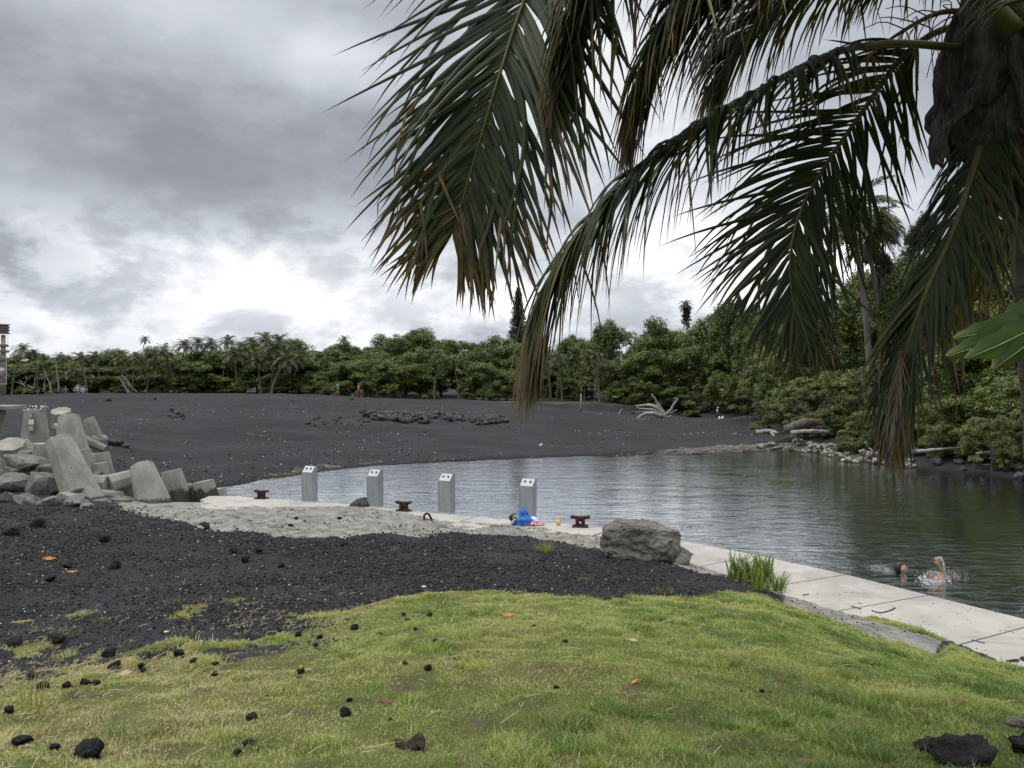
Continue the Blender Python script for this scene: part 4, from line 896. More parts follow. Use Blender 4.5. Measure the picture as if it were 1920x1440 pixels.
def scatter_stones(name, n, urange, drange, size, accept, mat, label, cat, seed=0, flatz=.7, attr=True):
    rg = np.random.default_rng(seed); k = n * 3
    u = rg.uniform(*urange, k); a, b_ = drange; d = a * (b_ / a) ** rg.random(k) if b_ / a > 1.6 else rg.uniform(a, b_, k)
    x = (u - 960) / F * d; ok = accept(u, d, x, rg); u, d, x = u[ok][:n], d[ok][:n], x[ok][:n]; n = len(x); z = zt(x, d)
    s = size(d, rg, n); O = np.array([(1, 0, 0), (-.5, .87, 0), (-.5, -.87, 0), (.3, .1, 1), (.1, .0, -1), (-.6, .2, .6)], float)
    Vv = O[None] * (1 + rg.uniform(-.35, .35, (n, 6, 1))) * s[:, None, None]; Vv[:, :, 2] *= flatz; a = rg.uniform(0, 6.28, n); ca, sa = np.cos(a), np.sin(a)
    X = Vv[:, :, 0] * ca[:, None] - Vv[:, :, 1] * sa[:, None]; Y = Vv[:, :, 0] * sa[:, None] + Vv[:, :, 1] * ca[:, None]
    V = np.stack([X + x[:, None], Y + d[:, None], Vv[:, :, 2] + (z + s * flatz * .25)[:, None]], -1).reshape(-1, 3)
    T6 = np.array([(0, 1, 3), (1, 5, 3), (5, 2, 3), (1, 2, 5), (2, 0, 3), (1, 0, 4), (2, 1, 4), (0, 2, 4)]); Fc = (np.arange(n)[:, None, None] * 6 + T6[None]).reshape(-1, 3)
    me = npmesh(name, V, Fc, dict(tint=np.repeat(rg.random(n) ** 1.5, 6))); return tag(link(name, me, mat, None, False), label, cat, kind='stuff')
def bare(lim):
    def f(u, d, x, rg):
        g, c, s, ft = masks(x, d); cl = fbm(x, d, 1.0, 3, 77)
        return (rg.random(len(u)) < (1 - g) * (1 - c * .97) * np.clip((cl - .3) * 3, .12, 1)) & (d < d5f(u) - .1) & (u < lim)
    return f
scatter_stones('cinder_gravel', 112000, (-500, 1470), (7.0, 23), lambda d, r, n: (.0022 + .0006 * d) * (r.random(n) ** 2.2 * 2.6 + .45), bare(1460), M['gravel'], 'loose black cinder gravel beyond the lawn', 'gravel', 1)
scatter_stones('coral_fragments', 3300, (-500, 1420), (7.2, 22), lambda d, r, n: (.003 + .00045 * d) * (r.random(n) ** 2 * 1.6 + .5), lambda u, d, x, rg: bare(1420)(u, d, x, rg) & (rg.random(len(u)) < np.where(u < 520, 1, .45)), M['coral'], 'white coral fragments scattered over the black gravel', 'coral fragments', 2)
def slope(u, d, x, rg):
    cl = fbm(x, d, .12, 3, 78); return (d > d9f(u) + .3) & (rg.random(len(u)) < np.clip((cl - .42) * 4, .08, 1)) & (u < 1560)
scatter_stones('cinder_gravel', 5500, (-60, 1560), (29, 92), lambda d, r, n: .014 + .06 * r.random(n) ** 3, slope, M['gravel'], 'darker stones strewn over the black sand mound', 'gravel', 3)
scatter_stones('coral_fragments', 520, (-60, 1560), (29, 88), lambda d, r, n: .018 + .035 * r.random(n) ** 2, slope, M['coral'], 'pale specks of coral strewn over the black sand mound', 'coral fragments', 4)
scatter_stones('shore_debris', 2600, (420, 1700), (31, 60), lambda d, r, n: .02 + .07 * r.random(n) ** 2, lambda u, d, x, rg: (d > d9f(u) - .1) & (d < d9f(u) + 2.2) & (rg.random(len(u)) < masks(x, d)[2] * .9 + .03), M['palerock'], 'pale pebbles and debris along the far waterline', 'debris', 5)
scatter_stones('shore_debris', 700, (1080, 1560), (50, 80), lambda d, r, n: .03 + .09 * r.random(n) ** 2, lambda u, d, x, rg: ((np.abs(d - 58 - 1.5 * np.sin(x)) < .8) | (np.abs(d - 76 + .6 * np.sin(x * .7)) < 1.6)), M['palerock'], 'bleached tide-line debris on the dark beach below the wood', 'debris', 6)
scatter_stones('crust_rubble', 4200, (180, 1760), (9, 24), lambda d, r, n: .004 + .020 * r.random(n) ** 3, lambda u, d, x, rg: (masks(x, d)[1] > .3) & (d < d5f(u) - .05) & (rg.random(len(u)) < np.clip((fbm(x, d, 1.6, 3, 79) - .4) * 5, .03, 1)), M['gravel'], 'dark rubble in the cracks of the pale crust', 'rubble', 7)
def straw():
    rg = random.Random(6); b = MB(); 
    for k in range(750):
        u = rg.uniform(-20, 1940); y = 720 + (1160 - 720 if rg.random() < .5 else 0) + 0; d = rg.uniform(3.4, 9.8) ** 1.0
        x = (u - 960) / F * d
        if d > float(d3f(u)) + (1.2 if u < 560 else -.1): continue
        if u > 700 and rg.random() < .45: continue
        z = float(zt(x, d)[0]) + .022; L = rg.uniform(.03, .14) * (1 if rg.random() < .93 else 2.0); a = rg.uniform(0, 6.28); w = .0008 + .00014 * d; dr = Vector((math.cos(a), math.sin(a), rg.uniform(-.05, .22))); s = Vector((-math.sin(a), math.cos(a), .5)) * w
        p = Vector((x, d, z)); m = p + dr * L * .5 + Vector((rg.gauss(0, .008), rg.gauss(0, .008), .008)); q = p + dr * L
        b.add([p - s, p + s, m + s, m - s, q], [(0, 1, 2, 3), (3, 2, 4)])
    tag(b.build('straw_litter', M['straw'], None, False), 'dry straw blades lying in the turf', 'straw', kind='stuff'); b = MB()
    for k in range(5600):
        u = rg.uniform(-300, 680); dd = float(d3f(u)) + rg.gauss(-.8, 1.0); x = (u - 960) / F * dd
        if float(fbm(x, dd, 1.4, 3, 95)) < .46: continue
        z = float(zt(x, dd)[0]) + .012; L = rg.uniform(.02, .085); a = rg.uniform(0, 6.28); w = .0022; dr = Vector((math.cos(a), math.sin(a), rg.uniform(-.05, .5))); s = Vector((-math.sin(a), math.cos(a), .5)) * w
        p = Vector((x, dd, z)); m = p + dr * L * .5 + Vector((rg.gauss(0, .008), rg.gauss(0, .008), .006)); q = p + dr * L; b.add([p - s, p + s, m + s, m - s, q], [(0, 1, 2, 3), (3, 2, 4)])
    tag(b.build('matted_straw', M['mattedstraw'], None, False), 'matted dry grass stems where the turf thins into the gravel', 'straw', kind='stuff')
straw()
# ================================================================ ROCKS
def rock_mesh(seed, sx, sy, sz, sub=3, rough=.12, pts=16, strata=0, boxy=0):
    rg = random.Random(seed); bm = bmesh.new()
    for _ in range(pts):
        v = Vector((rg.gauss(0, 1), rg.gauss(0, 1), rg.gauss(0, 1))).normalized() * rg.uniform(.85, 1.08)
        if boxy: v = Vector([math.copysign(abs(c) ** .68, c) for c in v]) * .92
        bm.verts.new((v.x * sx, v.y * sy, v.z * sz))
    r = bmesh.ops.convex_hull(bm, input=bm.verts); bmesh.ops.delete(bm, geom=[g for g in r['geom_interior'] if isinstance(g, bmesh.types.BMVert)], context='VERTS')
    for _ in range(sub): bmesh.ops.subdivide_edges(bm, edges=bm.edges[:], cuts=1, use_grid_fill=True, smooth=.12)
    bmesh.ops.triangulate(bm, faces=bm.faces[:])
    from mathutils import noise as mn
    S = (sx + sy + sz) / 3
    for v in bm.verts:
        p = v.co / S; n = mn.fractal(p * 1.8 + Vector((seed, 0, 0)), .9, 2.1, 5) + .5 * mn.fractal(p * 6 + Vector((0, seed, 0)), .8, 2.1, 3)
        v.co += v.co.normalized() * n * rough * S
        if strata: v.co.x += math.sin(v.co.z / S * 14 + mn.noise(p * 2) * 3) * strata * S; v.co.y += math.sin(v.co.z / S * 14 + mn.noise(p * 2) * 3) * strata * S * (-1 if v.co.y < 0 else 1)
    me = bpy.data.meshes.new('rock'); bm.to_mesh(me); bm.free(); me.polygons.foreach_set('use_smooth', np.ones(len(me.polygons), bool)); return me
def rock(p, s, seed, m, name, label, cat, group=None, rz=None, **kw):
    me = rock_mesh(seed, *s, **kw) if isinstance(s, tuple) else s; o = link(name, me, m); o.location = p; o.rotation_euler = (0, 0, rz if rz is not None else random.Random(seed).uniform(0, 6.28)); return tag(o, label, cat, group)
# the big boulder by the quay
p = G(1205, 1052); o = rock(p + Vector((.0, .32, .23)), (.80, .46, .43), 26, M['bigrock'], 'boulder', 'large sandy-brown boulder standing beside the quay', 'boulder', rz=0, sub=4, rough=.12, pts=60, strata=.022, boxy=1)
o.rotation_euler = (0, R(6), R(-6))
p = G(1255, 1056); rock(p + Vector((.12, .22, .05)), (.34, .3, .24), 22, M['bigrock'], 'boulder', 'lower lobe of rock against the right end of the large boulder', 'boulder', rz=.4, sub=3, rough=.13)
p = W(677, 950, CZ * F / 230); rock(p + Vector((0, .15, .02)), (.36, .26, .22), 23, M['lavagrey'], 'boulder', 'dark grey rounded boulder on the inner edge of the quay between the first two pedestals', 'boulder', rz=0, sub=3, rough=.12)
# riprap on the left: (px, py centre, half width px, half height px, depth, label)
RIP = [(40, 868, 46, 16, 26.0, 'brownish grey slab topmost on the left rock heap'), (112, 890, 50, 17, 25.2, 'wide smooth grey block left of the leaning concrete arm'), (20, 905, 40, 14, 24.8, 'grey flat slab at the left edge of the rock heap'), (70, 912, 50, 22, 24.2, 'broad sloping grey boulder in the middle of the rock heap'),
       (125, 925, 30, 16, 23.6, 'small dark grey boulder below the leaning concrete arm'), (12, 932, 22, 18, 23.0, 'grey boulder in the bottom left corner of the rock heap'), (48, 940, 26, 12, 22.8, 'low grey rock at the foot of the heap, near its left end'), (92, 942, 26, 10, 22.6, 'pale flat-topped rock at the foot of the heap'), (140, 944, 28, 10, 22.6, 'dark wedge of rock at the foot of the leaning concrete arm'),
       (85, 878, 12, 16, 25.8, 'brown upright stone wedged beside the leaning concrete arm'), (8, 885, 20, 12, 25.4, 'reddish grey stone at the left edge of the photo'), (190, 943, 22, 6, 23.2, 'flat dark stone below the V-shaped concrete beam'), (225, 940, 20, 7, 23.6, 'dark rounded stone right of the V-shaped concrete beam'), (160, 950, 16, 6, 22.4, 'small dark stone in front of the rock heap'),
       (-40, 900, 50, 40, 25, 'big grey boulder just outside the left edge'), (180, 890, 10, 6, 27, 'small pale stone between the upright concrete arms'), (60, 855, 40, 12, 27.5, 'dark shaded stone under the rounded concrete arm'), (250, 948, 14, 5, 23.4, 'small flat stone at the edge of the pale crust')]
for i, (u, v, hw, hh, d, lb) in enumerate(RIP):
    k = d / F; p = W(u, v, d); o = rock(p + Vector((0, hw * k * .3, 0)), (hw * k * 1.08, hw * k * .9, hh * k * 1.25), 300 + i, M['boulder'], 'riprap_boulder', lb, 'boulder', 'boulders heaped beside the concrete armour units', rz=0, sub=3, rough=.10, pts=13)
    rr_ = random.Random(i); o.rotation_euler = (rr_.uniform(-.2, .2), rr_.uniform(-.25, .25), rr_.uniform(-.3, .3))

# ================================================================ CONCRETE ARMOUR UNITS (dolosse)
def dolos_mesh(L=2.9, rm=.52, re=.36):
    """origin at the end face of the visible arm; arm along -Z, shank along +Y, far arm along X"""
    def prism(b, c, ax, up, half, r0, r1):
        ax = ax.normalized(); up = up.normalized(); sd = ax.cross(up); vs = []
        for s, r in ((-half, r1), (-.0, r0), (half, r1)):
            for k in range(8):
                a = R(22.5 + 45 * k); vs.append(c + ax * s + (sd * math.cos(a) + up * math.sin(a)) * r)
        fs = [(i * 8 + k, i * 8 + (k + 1) % 8, (i + 1) * 8 + (k + 1) % 8, (i + 1) * 8 + k) for i in range(2) for k in range(8)] + [tuple(range(7, -1, -1)), tuple(range(16, 24))]
        b.add(vs, fs)
    b = MB(); h = L / 2
    prism(b, Vector((0, 0, -h)), Vector((0, 0, 1)), Vector((0, 1, 0)), h, rm, re)
    prism(b, Vector((0, .1, -h)), Vector((0, 1, 0)), Vector((0, 0, 1)), rm * 1.6, rm * .86, rm * .8)
    return b
def dolos(top, bot, wt, wb, d, label, yaw=0, tilt=0, L=None, m='armor', group='concrete armour units of the breakwater'):
    """visible arm: end face centre at pixel top, runs through pixel bot"""
    a = W(*top, d); z = W(*bot, d + tilt); ax = (a - z).normalized(); k = d / F
    re = wt * k * .5 / .95; ln = (a - z).length; rm = wb * k * .5 / .95; L = L or ln * 2 + 1.5
    rmid = re + (rm - re) * min(1.6, (L / 2) / max(ln, .3)); b = dolos_mesh(L, max(rmid, re * 1.15), re)
    o = bevel(flat(b.build('armour_unit', M[m], None, False)), .014, 2); Z = ax; Y = Vector((math.sin(yaw), math.cos(yaw), -.35)); Y = (Y - Z * Y.dot(Z)).normalized(); X = Y.cross(Z)
    o.matrix_world = Matrix.Translation(a) @ Matrix((X, Y, Z)).transposed().to_4x4(); return tag(o, label, 'armour unit', group)
MEM = dolos((66, 768), (66, 830), 36, 51, 33, 'upright concrete armour unit carrying a flower garland and small plaques', .3, L=3.2)
dolos((114, 770), (124, 832), 34, 46, 35, 'concrete armour unit with a tilted top standing just behind another, top of the heap', -.3, .6)
dolos((129, 781), (134, 835), 36, 54, 32, 'tall concrete armour unit in front of the tilted one, right of the garlanded one', .2, -.3)
dolos((100, 800), (150, 822), 16, 20, 34, 'concrete armour unit whose pointed ends stick out on both sides of the tall one', .0, .2, 2.2)
dolos((166, 784), (172, 802), 20, 25, 42, 'small half-buried concrete armour unit alone on the black sand', .1)
dolos((20, 832), (26, 872), 46, 60, 28, 'rounded pinkish concrete armour unit at the left edge of the photo', .3, .4)
dolos((84, 831), (84, 890), 40, 48, 27.5, 'upright concrete armour unit half hidden behind the long leaning arm', .2)
dolos((110, 826), (160, 945), 48, 70, 24.6, 'largest concrete armour unit with a long pitted arm leaning left', .6, -.6, L=4.6)
dolos((150, 843), (158, 900), 36, 44, 27.6, 'squat upright concrete armour unit with a pale flat top beside the leaning arm', .2)
dolos((190, 849), (197, 900), 28, 36, 28.8, 'shaded upright concrete armour unit right of the squat flat-topped one', -.2)
dolos((265, 874), (290, 950), 42, 60, 24.9, 'leaning concrete armour unit with a dark wet foot right of the V-shaped beam', .3, -.5, m='armorwet')
dolos((321, 882), (336, 945), 36, 50, 26.2, 'concrete armour unit with a dark wet foot, second from the quay end', .3, m='armorwet')
dolos((381, 902), (390, 945), 37, 46, 26.4, 'small blocky concrete armour unit with a dark wet foot beside the quay end', .2, m='armorwet')
dolos((411, 916), (415, 938), 22, 30, 27.2, 'low greenish concrete armour unit nearest the water at the quay end', .2)
dolos((186, 868), (190, 905), 28, 34, 27.8, 'low upright concrete armour unit just behind the V-shaped beam', .1)
dolos((348, 908), (352, 945), 24, 30, 27.0, 'small concrete armour unit wedged between the two wet-footed ones', .1, m='armorwet')
dolos((60, 838), (64, 880), 26, 34, 29, 'shaded concrete armour unit behind the rounded pinkish one', .2)
dolos((222, 896), (226, 936), 24, 34, 26.6, 'dark-footed concrete armour unit tucked behind the V-shaped beam', .1, m='armorwet')
# the lying V-shaped one
k = 25.2 / F; b = MB()
def octa(c0, c1, r0, r1, bb):
    ax = (c1 - c0).normalized(); up = Vector((0, 0, 1)); sd = ax.cross(up).normalized(); up = sd.cross(ax); vs = []
    for c, r in ((c0, r0), (c1, r1)):
        for q in range(8): a = R(22.5 + 45 * q); vs.append(c + (sd * math.cos(a) + up * math.sin(a)) * r)
    bb.add(vs, [(q, (q + 1) % 8, 8 + (q + 1) % 8, 8 + q) for q in range(8)] + [tuple(range(7, -1, -1)), tuple(range(8, 16))])
octa(W(140, 908, 25.0), W(204, 910, 24.9), 18 * k, 20 * k, b); octa(W(204, 910, 24.92), W(262, 893, 25.6), 20.3 * k, 17 * k, b); octa(W(204, 912, 25.0), W(210, 960, 26.4), 20 * k, 20 * k, b)
V0 = W(204, 910, 25); b.v = [tuple(Vector(v) - V0) for v in b.v]; o = bevel(flat(b.build('armour_unit', M['armorwet'], None, False)), .03); o.location = V0
tag(o, 'V-shaped concrete armour unit lying between two leaning arms', 'armour unit', 'concrete armour units of the breakwater')
# slab far left and its leg
b = MB(); c = W(-6, 764, 38); b.box((0, 0, 0), (.92, .8, .10)); o = bevel(b.build('stone_bench', M['armor'], None, False), .03); o.location = c
tag(o, 'concrete slab bench standing on the sand at the left edge', 'bench'); b = MB(); b.box((-.35, 0, -.62), (.42, .5, .52), Euler((0, R(8), 0)).to_matrix()); o2 = b.build('leg', M['armor'], o, False); bevel(o2, .04)
# garland and plaques on the memorial unit
def memorial():
    rg = random.Random(5); c = W(66, 768, 33) + Vector((0, -.02, .02)); g = empty('flower_garland', c, 'white and green flower garland laid on top of the upright concrete arm', 'garland')
    b = MB(); L = MB()
    for k in range(170):
        a = rg.uniform(0, 6.28); r = .33 + rg.gauss(0, .05); p = Vector((math.cos(a) * r * 1.15, math.sin(a) * r * .75, .03 + rg.uniform(0, .09) - (.10 if math.sin(a) < -.5 else 0)))
        s = rg.uniform(.025, .045); q = Vector((rg.gauss(0, 1), rg.gauss(0, 1), rg.gauss(0, 1))).normalized(); t = q.orthogonal().normalized(); w = q.cross(t)
        (L if k % 5 < 2 else b).add([p - t * s, p + w * s * .8, p + t * s, p - w * s * .8, p + q * s * .6], [(0, 1, 4), (1, 2, 4), (2, 3, 4), (3, 0, 4), (0, 3, 2, 1)])
    b.build('flowers', M['white'], g, False); L.build('leaves', M['needle'], g, False)
    ax = MEM.matrix_world.to_3x3() @ Vector((0, 0, 1))
    for (px, py, w, h, lb, m) in ((58, 779, .075, .10, 'small framed plaque highest on the garlanded concrete arm', 'greylight'), (59, 791, .13, .12, 'pale square plaque in the middle of the garlanded concrete arm', 'white'), (59, 803, .095, .11, 'lowest small plaque on the garlanded concrete arm', 'greylight')):
        p = W(px, py, 33 - .42 - (py - 768) * .0042); e = empty('memorial_plaque', p, lb, 'plaque', 'plaques on the garlanded concrete arm'); b = MB(); b.box((0, 0, 0), (w, .02, h)); b.build('frame', M['mastdark'], e, False)
        b = MB(); b.box((0, -.023, 0), (w * .82, .006, h * .84)); b.build('face', M[m], e, False)
memorial()

# ================================================================ POWER PEDESTALS ON THE QUAY
def pedestal():
    root = empty('shore_power_pedestal', (0, 0, 0), 'x', 'pedestal'); w, dp, h, hf = .185, .13, 1.02, .84
    prof = [(-dp, 0), (dp * .55, 0), (dp * .55, h), (dp * .25, h), (-dp, hf)]
    b = MB(); n = len(prof); vs = [(-w, y, z) for y, z in prof] + [(w, y, z) for y, z in prof]; b.add(vs, [tuple(range(n)), tuple(range(2 * n - 1, n - 1, -1))] + [(i, n + i, n + (i + 1) % n, (i + 1) % n)[::-1] for i in range(n)])
    bm_o = bevel(b.build('housing', M['grey'], root, False), .012)
    b = MB(); b.box((0, dp * .55 + .022, h * .5), (w * .96, .015, h * .49)); bevel(b.build('back_panel', M['grey'], root, False), .006)
    b = MB(); b.box((0, dp * .55 + .05, h * .49), (w * .9, .012, h * .47)); b.build('rubber_fender', M['dark'], root, False)
    # sloped lid with two sockets
    sl = math.atan2(h - hf, dp * 1.25); c = Vector((0, -dp * .375, (h + hf) / 2)); rot = Euler((sl, 0, 0)).to_matrix(); nrm = rot @ Vector((0, 0, 1)); hl = math.hypot(h - hf, dp * 1.25) / 2
    b = MB(); b.box(c + nrm * .006, (w * .93, hl * .93, .006), rot); lid = b.build('sloped_lid', M['greylight'], root, False)
    for sx in (-1, 1):
        b = MB(); q = c + nrm * .013 + rot @ Vector((sx * .075, .02, 0)); b.tube([q, q + nrm * .022], [.029, .024], 12); b.build('socket', M['dark'], lid)
    b = MB(); b.box((0, 0, .012), (w * 1.12, dp * 1.1, .012)); b.build('base_plate', M['greylight'], root, False)
    b = MB(); b.box((w + .003, .0, h * .42), (.003, dp * .34, h * .34)); b.build('side_hatch', M['grey'], root, False)
    return root
def quay_rot(u):
    a, b_ = u - 60, u + 60; A = Vector(((a - 960) / F * float(d6f(a)), float(d6f(a)), 0)); B_ = Vector(((b_ - 960) / F * float(d6f(b_)), float(d6f(b_)), 0)); t = B_ - A; return math.atan2(t.y, t.x)
p0 = pedestal()
for i, (u, v, lb) in enumerate(((581, 940, 'grey power pedestal nearest the concrete armour units, dark strip on its back edge'), (704, 949.5, 'grey power pedestal standing behind the dark rounded boulder'), (838, 961, 'grey power pedestal standing alone between the small cleat and the blue bag'), (990, 974, 'grey power pedestal standing behind the blue bag'))):
    e = p0 if i == 0 else copy_tree(p0); p = G(u, v, 0.0); e.location = p; e.rotation_euler = (R((0, .6, 0, 0)[i]), R((0, 0, 0, 1.0)[i]), quay_rot(u)); e['label'] = lb; e['category'] = 'pedestal'; e['group'] = 'grey power pedestals along the quay'
# ---------------------------------------------------------------- rusty cleats
def cleat():
    root = empty('mooring_cleat', (0, 0, 0), 'x', 'cleat'); out = [(-.24, .24), (-.20, .275), (-.10, .255), (0, .25), (.10, .255), (.20, .275), (.25, .235), (.20, .20), (.12, .195), (.105, .13), (.12, .03), (-.12, .03), (-.105, .13), (-.12, .195), (-.20, .20)]
    hole = [(.03 * math.cos(a), .105 + .042 * math.sin(a)) for a in np.linspace(0, 2 * math.pi, 11)[:-1]]
    bm = bmesh.new(); V1 = [bm.verts.new((x, -.07, z)) for x, z in out]; H = [bm.verts.new((x, -.07, z)) for x, z in hole]
    E = [bm.edges.new((V1[i], V1[(i + 1) % len(V1)])) for i in range(len(V1))] + [bm.edges.new((H[i], H[(i + 1) % len(H)])) for i in range(len(H))]
    bmesh.ops.triangle_fill(bm, edges=E, use_beauty=True, use_dissolve=False)
    for f in list(bm.faces):
        c = f.calc_center_median()
        if math.hypot(c.x / .03, (c.z - .105) / .042) < .8: bm.faces.remove(f)
    r = bmesh.ops.extrude_face_region(bm, geom=bm.faces[:]); bmesh.ops.translate(bm, verts=[g for g in r['geom'] if isinstance(g, bmesh.types.BMVert)], vec=(0, .14, 0)); bmesh.ops.recalc_face_normals(bm, faces=bm.faces[:])
    me = bpy.data.meshes.new('horn_body'); bm.to_mesh(me); bm.free(); bevel(link('horn_body', me, M['rust'], root, False), .015, 2)
    b = MB(); b.box((0, 0, .015), (.19, .13, .015)); bevel(b.build('base_plate', M['rust'], root, False), .006)
    for sx in (-.15, .15):
        for sy in (-.09, .09):
            b = MB(); b.tube([(sx, sy, .03), (sx, sy, .05)], .017, 6); b.build('bolt', M['rust'], root, False)
    return root
c0 = cleat()
for i, (u, v, s, lb) in enumerate(((490, 935, .98, 'small rusty cleat at the far left end of the quay'), (757, 958, 1.0, 'rusty cleat between the second and third grey pedestals'), (1088, 988, 1.02, 'rusty double-horned cleat between the blue bag and the large boulder'))):
    e = c0 if i == 0 else copy_tree(c0); e.location = G(u, v, 0.0); e.rotation_euler = (0, 0, quay_rot(u) * (.6 if i < 2 else .3)); e.scale = (s * .98,) * 3; e['label'] = lb; e['category'] = 'cleat'; e['group'] = 'rusty mooring cleats along the quay'

# ================================================================ BAG, TOWEL, BALL ON THE QUAY
def cloth_blob(name, m, parent, f, nu=28, nv=14):
    V = [];
    for i in range(nv + 1):
        for j in range(nu): V.append(f(2 * math.pi * j / nu, i / nv))
    Q = [(i * nu + j, i * nu + (j + 1) % nu, (i + 1) * nu + (j + 1) % nu, (i + 1) * nu + j) for i in range(nv) for j in range(nu)]; b = MB(); b.add(V, Q + [tuple(range(nu - 1, -1, -1)), tuple(nv * nu + j for j in range(nu))]); o = b.build(name, m, parent); o.modifiers.new('s', 'SUBSURF').render_levels = 1; return o
def beach_things():
    p = G(982, 984, 0); k = p.y / F; root = empty('blue_bag', p, 'crumpled bright blue fabric bag lying on the quay', 'bag')
    def f(a, v):
        r = (1 - v) ** .75 * (1 + .10 * math.sin(5 * a + v * 4) + .06 * math.sin(11 * a - v * 9)); x = math.cos(a) * .29 * r + v * .02 - .02; y = math.sin(a) * .19 * r; z = v * .40 * (1 + .05 * math.sin(4 * a))
        return (x + (.05 * math.sin(9 * v + 2 * a)) * (1 - v), y + .02 * math.sin(13 * v), z)
    cloth_blob('bag_body', M['blue'], root, f)
    b = MB(); b.tube(spline([(-.26, -.10, .12), (-.25, -.15, .24), (-.15, -.16, .22), (-.12, -.17, .14)], 10), [.012] * 10, 6); b.build('handle', M['yellow'], root)
    b = MB(); b.tube(spline([(-.30, -.05, .02), (-.28, -.13, .10), (-.20, -.17, .16)], 8), [.010] * 8, 6); b.build('strap', M['white'], root)
    b = MB(); b.tube(spline([(-.27, .0, .10), (-.30, -.05, .20), (-.20, -.06, .27)], 8), [.03, .05, .06, .06, .05, .05, .04, .02], 8); b.build('dark_lining', M['dark'], root)
    p = G(1003, 985, 0); def2 = lambda a, v: (math.cos(a) * .25 * (1 - v * .5) * (1 + .13 * math.sin(6 * a)), math.sin(a) * .12 * (1 - v * .4), v * .085 * (1 + .35 * math.sin(3 * a)) + .008)
    t = cloth_blob('towel', M['red'], None, def2, 26, 6); t.location = p; tag(t, 'red and white striped towel bunched up beside the blue bag', 'towel')
    p = G(1000, 983, 0); f3 = lambda a, v: (math.cos(a) * .15 * math.sqrt(max(.02, 1 - v)) * (1 + .14 * math.sin(5 * a + 3 * v)), math.sin(a) * .10 * math.sqrt(max(.02, 1 - v)), v * .13)
    t = cloth_blob('plastic_bag', M['plasticbag'], None, f3, 24, 8); t.location = p + Vector((0, .02, .06)); tag(t, 'thin pale translucent bag on top of the striped towel', 'bag')
    p = G(1047, 985, 0); r = empty('toy_ball', p, 'small orange-yellow ball on the quay between bag and cleat', 'ball'); me = rock_mesh(3, .065, .065, .065, 3, .06, 30); o = link('ball', me, M['yellow'], r); o.location = (0, 0, .065)
    b = MB(); b.tube([(0, 0, .125), (.01, 0, .145)], .018, 8); b.build('valve', M['yellow'], r)
beach_things()

# ================================================================ MAST, CROSSES, DEAD TREES, DRIFTWOOD
def mast():
    d = 90; p = on(6, d); k = d / F; h = CZ - (608 - 720) * k - p.z; e = empty('instrument_mast', p, 'tan tubular mast with ladder and banded platforms at the left edge', 'mast')
    Z = lambda y: CZ - (y - 720) * k - p.z
    b = MB(); b.tube([(0, 0, 0), (0, 0, Z(665)), (0, 0, Z(628))], [.29, .27, .22], 14); b.build('column', M['mast'], e)
    b = MB(); b.tube([(0, 0, Z(624)), (0, 0, Z(610))], .52, 12); bevel(b.build('head', M['mastdark'], e, False), .04)
    for y in (609, 614, 619, 625): b = MB(); b.tube([(0, 0, Z(y) - .05), (0, 0, Z(y) + .05)], .66, 12); b.build('head_ring', M['mastdark'], e, False)
    for y, r in ((648, .5), (659, .56), (674, .55), (703, .52)): b = MB(); b.tube([(0, 0, Z(y) - .12), (0, 0, Z(y) + .12)], r, 12); b.build('collar', M['mastdark'], e, False)
    b = MB()
    for x in (-.55, .55): b.tube([(x, -.35, Z(722)), (x, -.35, Z(666))], .025, 5)
    for y in range(668, 723, 13): b.tube([(-.55, -.35, Z(y)), (.55, -.35, Z(y))], .025, 5)
    b.build('ladder', M['white'], e, False)
    b = MB(); b.tube([(.5, 0, Z(628)), (.52, 0, Z(666))], .015, 4); b.build('cable', M['dark'], e, False)
    b = MB(); b.box((.05, -.31, Z(693)), (.22, .02, .2)); b.build('notice_plate', M['white'], e, False)
mast()
def wood(name, label, cat, branches, m='drift', d=None, group=None, seed=0):
    """branches: list of (pixel points [(u,v,depth)], r0, r1)"""
    rg = random.Random(seed); a = W(*branches[0][0][0]); b = MB()
    for pts, r0, r1 in branches:
        P = spline([W(*q) - a for q in pts], max(6, len(pts) * 4)); n = len(P); P = [q + Vector((rg.gauss(0, r0 * .12), rg.gauss(0, r0 * .12), rg.gauss(0, r0 * .12))) for q in P]
        b.tube(P, [(r0 + (r1 - r0) * i / (n - 1)) * rg.uniform(.85, 1.15) for i in range(n)], 8)
    o = b.build(name, M[m]); o.location = a; return tag(o, label, cat, group)
D = 78
wood('driftwood_root', 'large bleached driftwood stump with splayed roots on the dark beach', 'driftwood', [
    ([(1247, 786, D), (1243, 777, D), (1232, 765, D), (1218, 760, D + .3), (1205, 760, D + .4), (1192, 762, D + .3)], 0.238, 0.092), ([(1240, 780, D - .3), (1225, 776, D - .4), (1208, 777, D - .5), (1197, 783, D - .6), (1189, 790, D - .7)], 0.211, 0.053),
    ([(1240, 774, D), (1222, 768, D), (1200, 766, D), (1194, 764, D)], 0.132, 0.053), ([(1238, 775, D + .3), (1222, 773, D + .6), (1206, 772, D + .8), (1191, 773, D + 1)], 0.099, 0.033), ([(1245, 778, D), (1238, 766, D), (1232, 756, D), (1225, 744, D - .2), (1221, 738, D - .2)], 0.224, 0.040),
    ([(1248, 778, D), (1256, 770, D), (1262, 760, D), (1268, 752, D), (1270, 748, D), (1264, 747, D)], 0.145, 0.053), ([(1250, 777, D), (1260, 773, D), (1269, 768, D)], 0.106, 0.046), ([(1245, 780, D), (1252, 783, D), (1258, 779, D + .5)], 0.158, 0.053), ([(1240, 780, D), (1236, 788, D)], 0.092, 0.053)], seed=4)
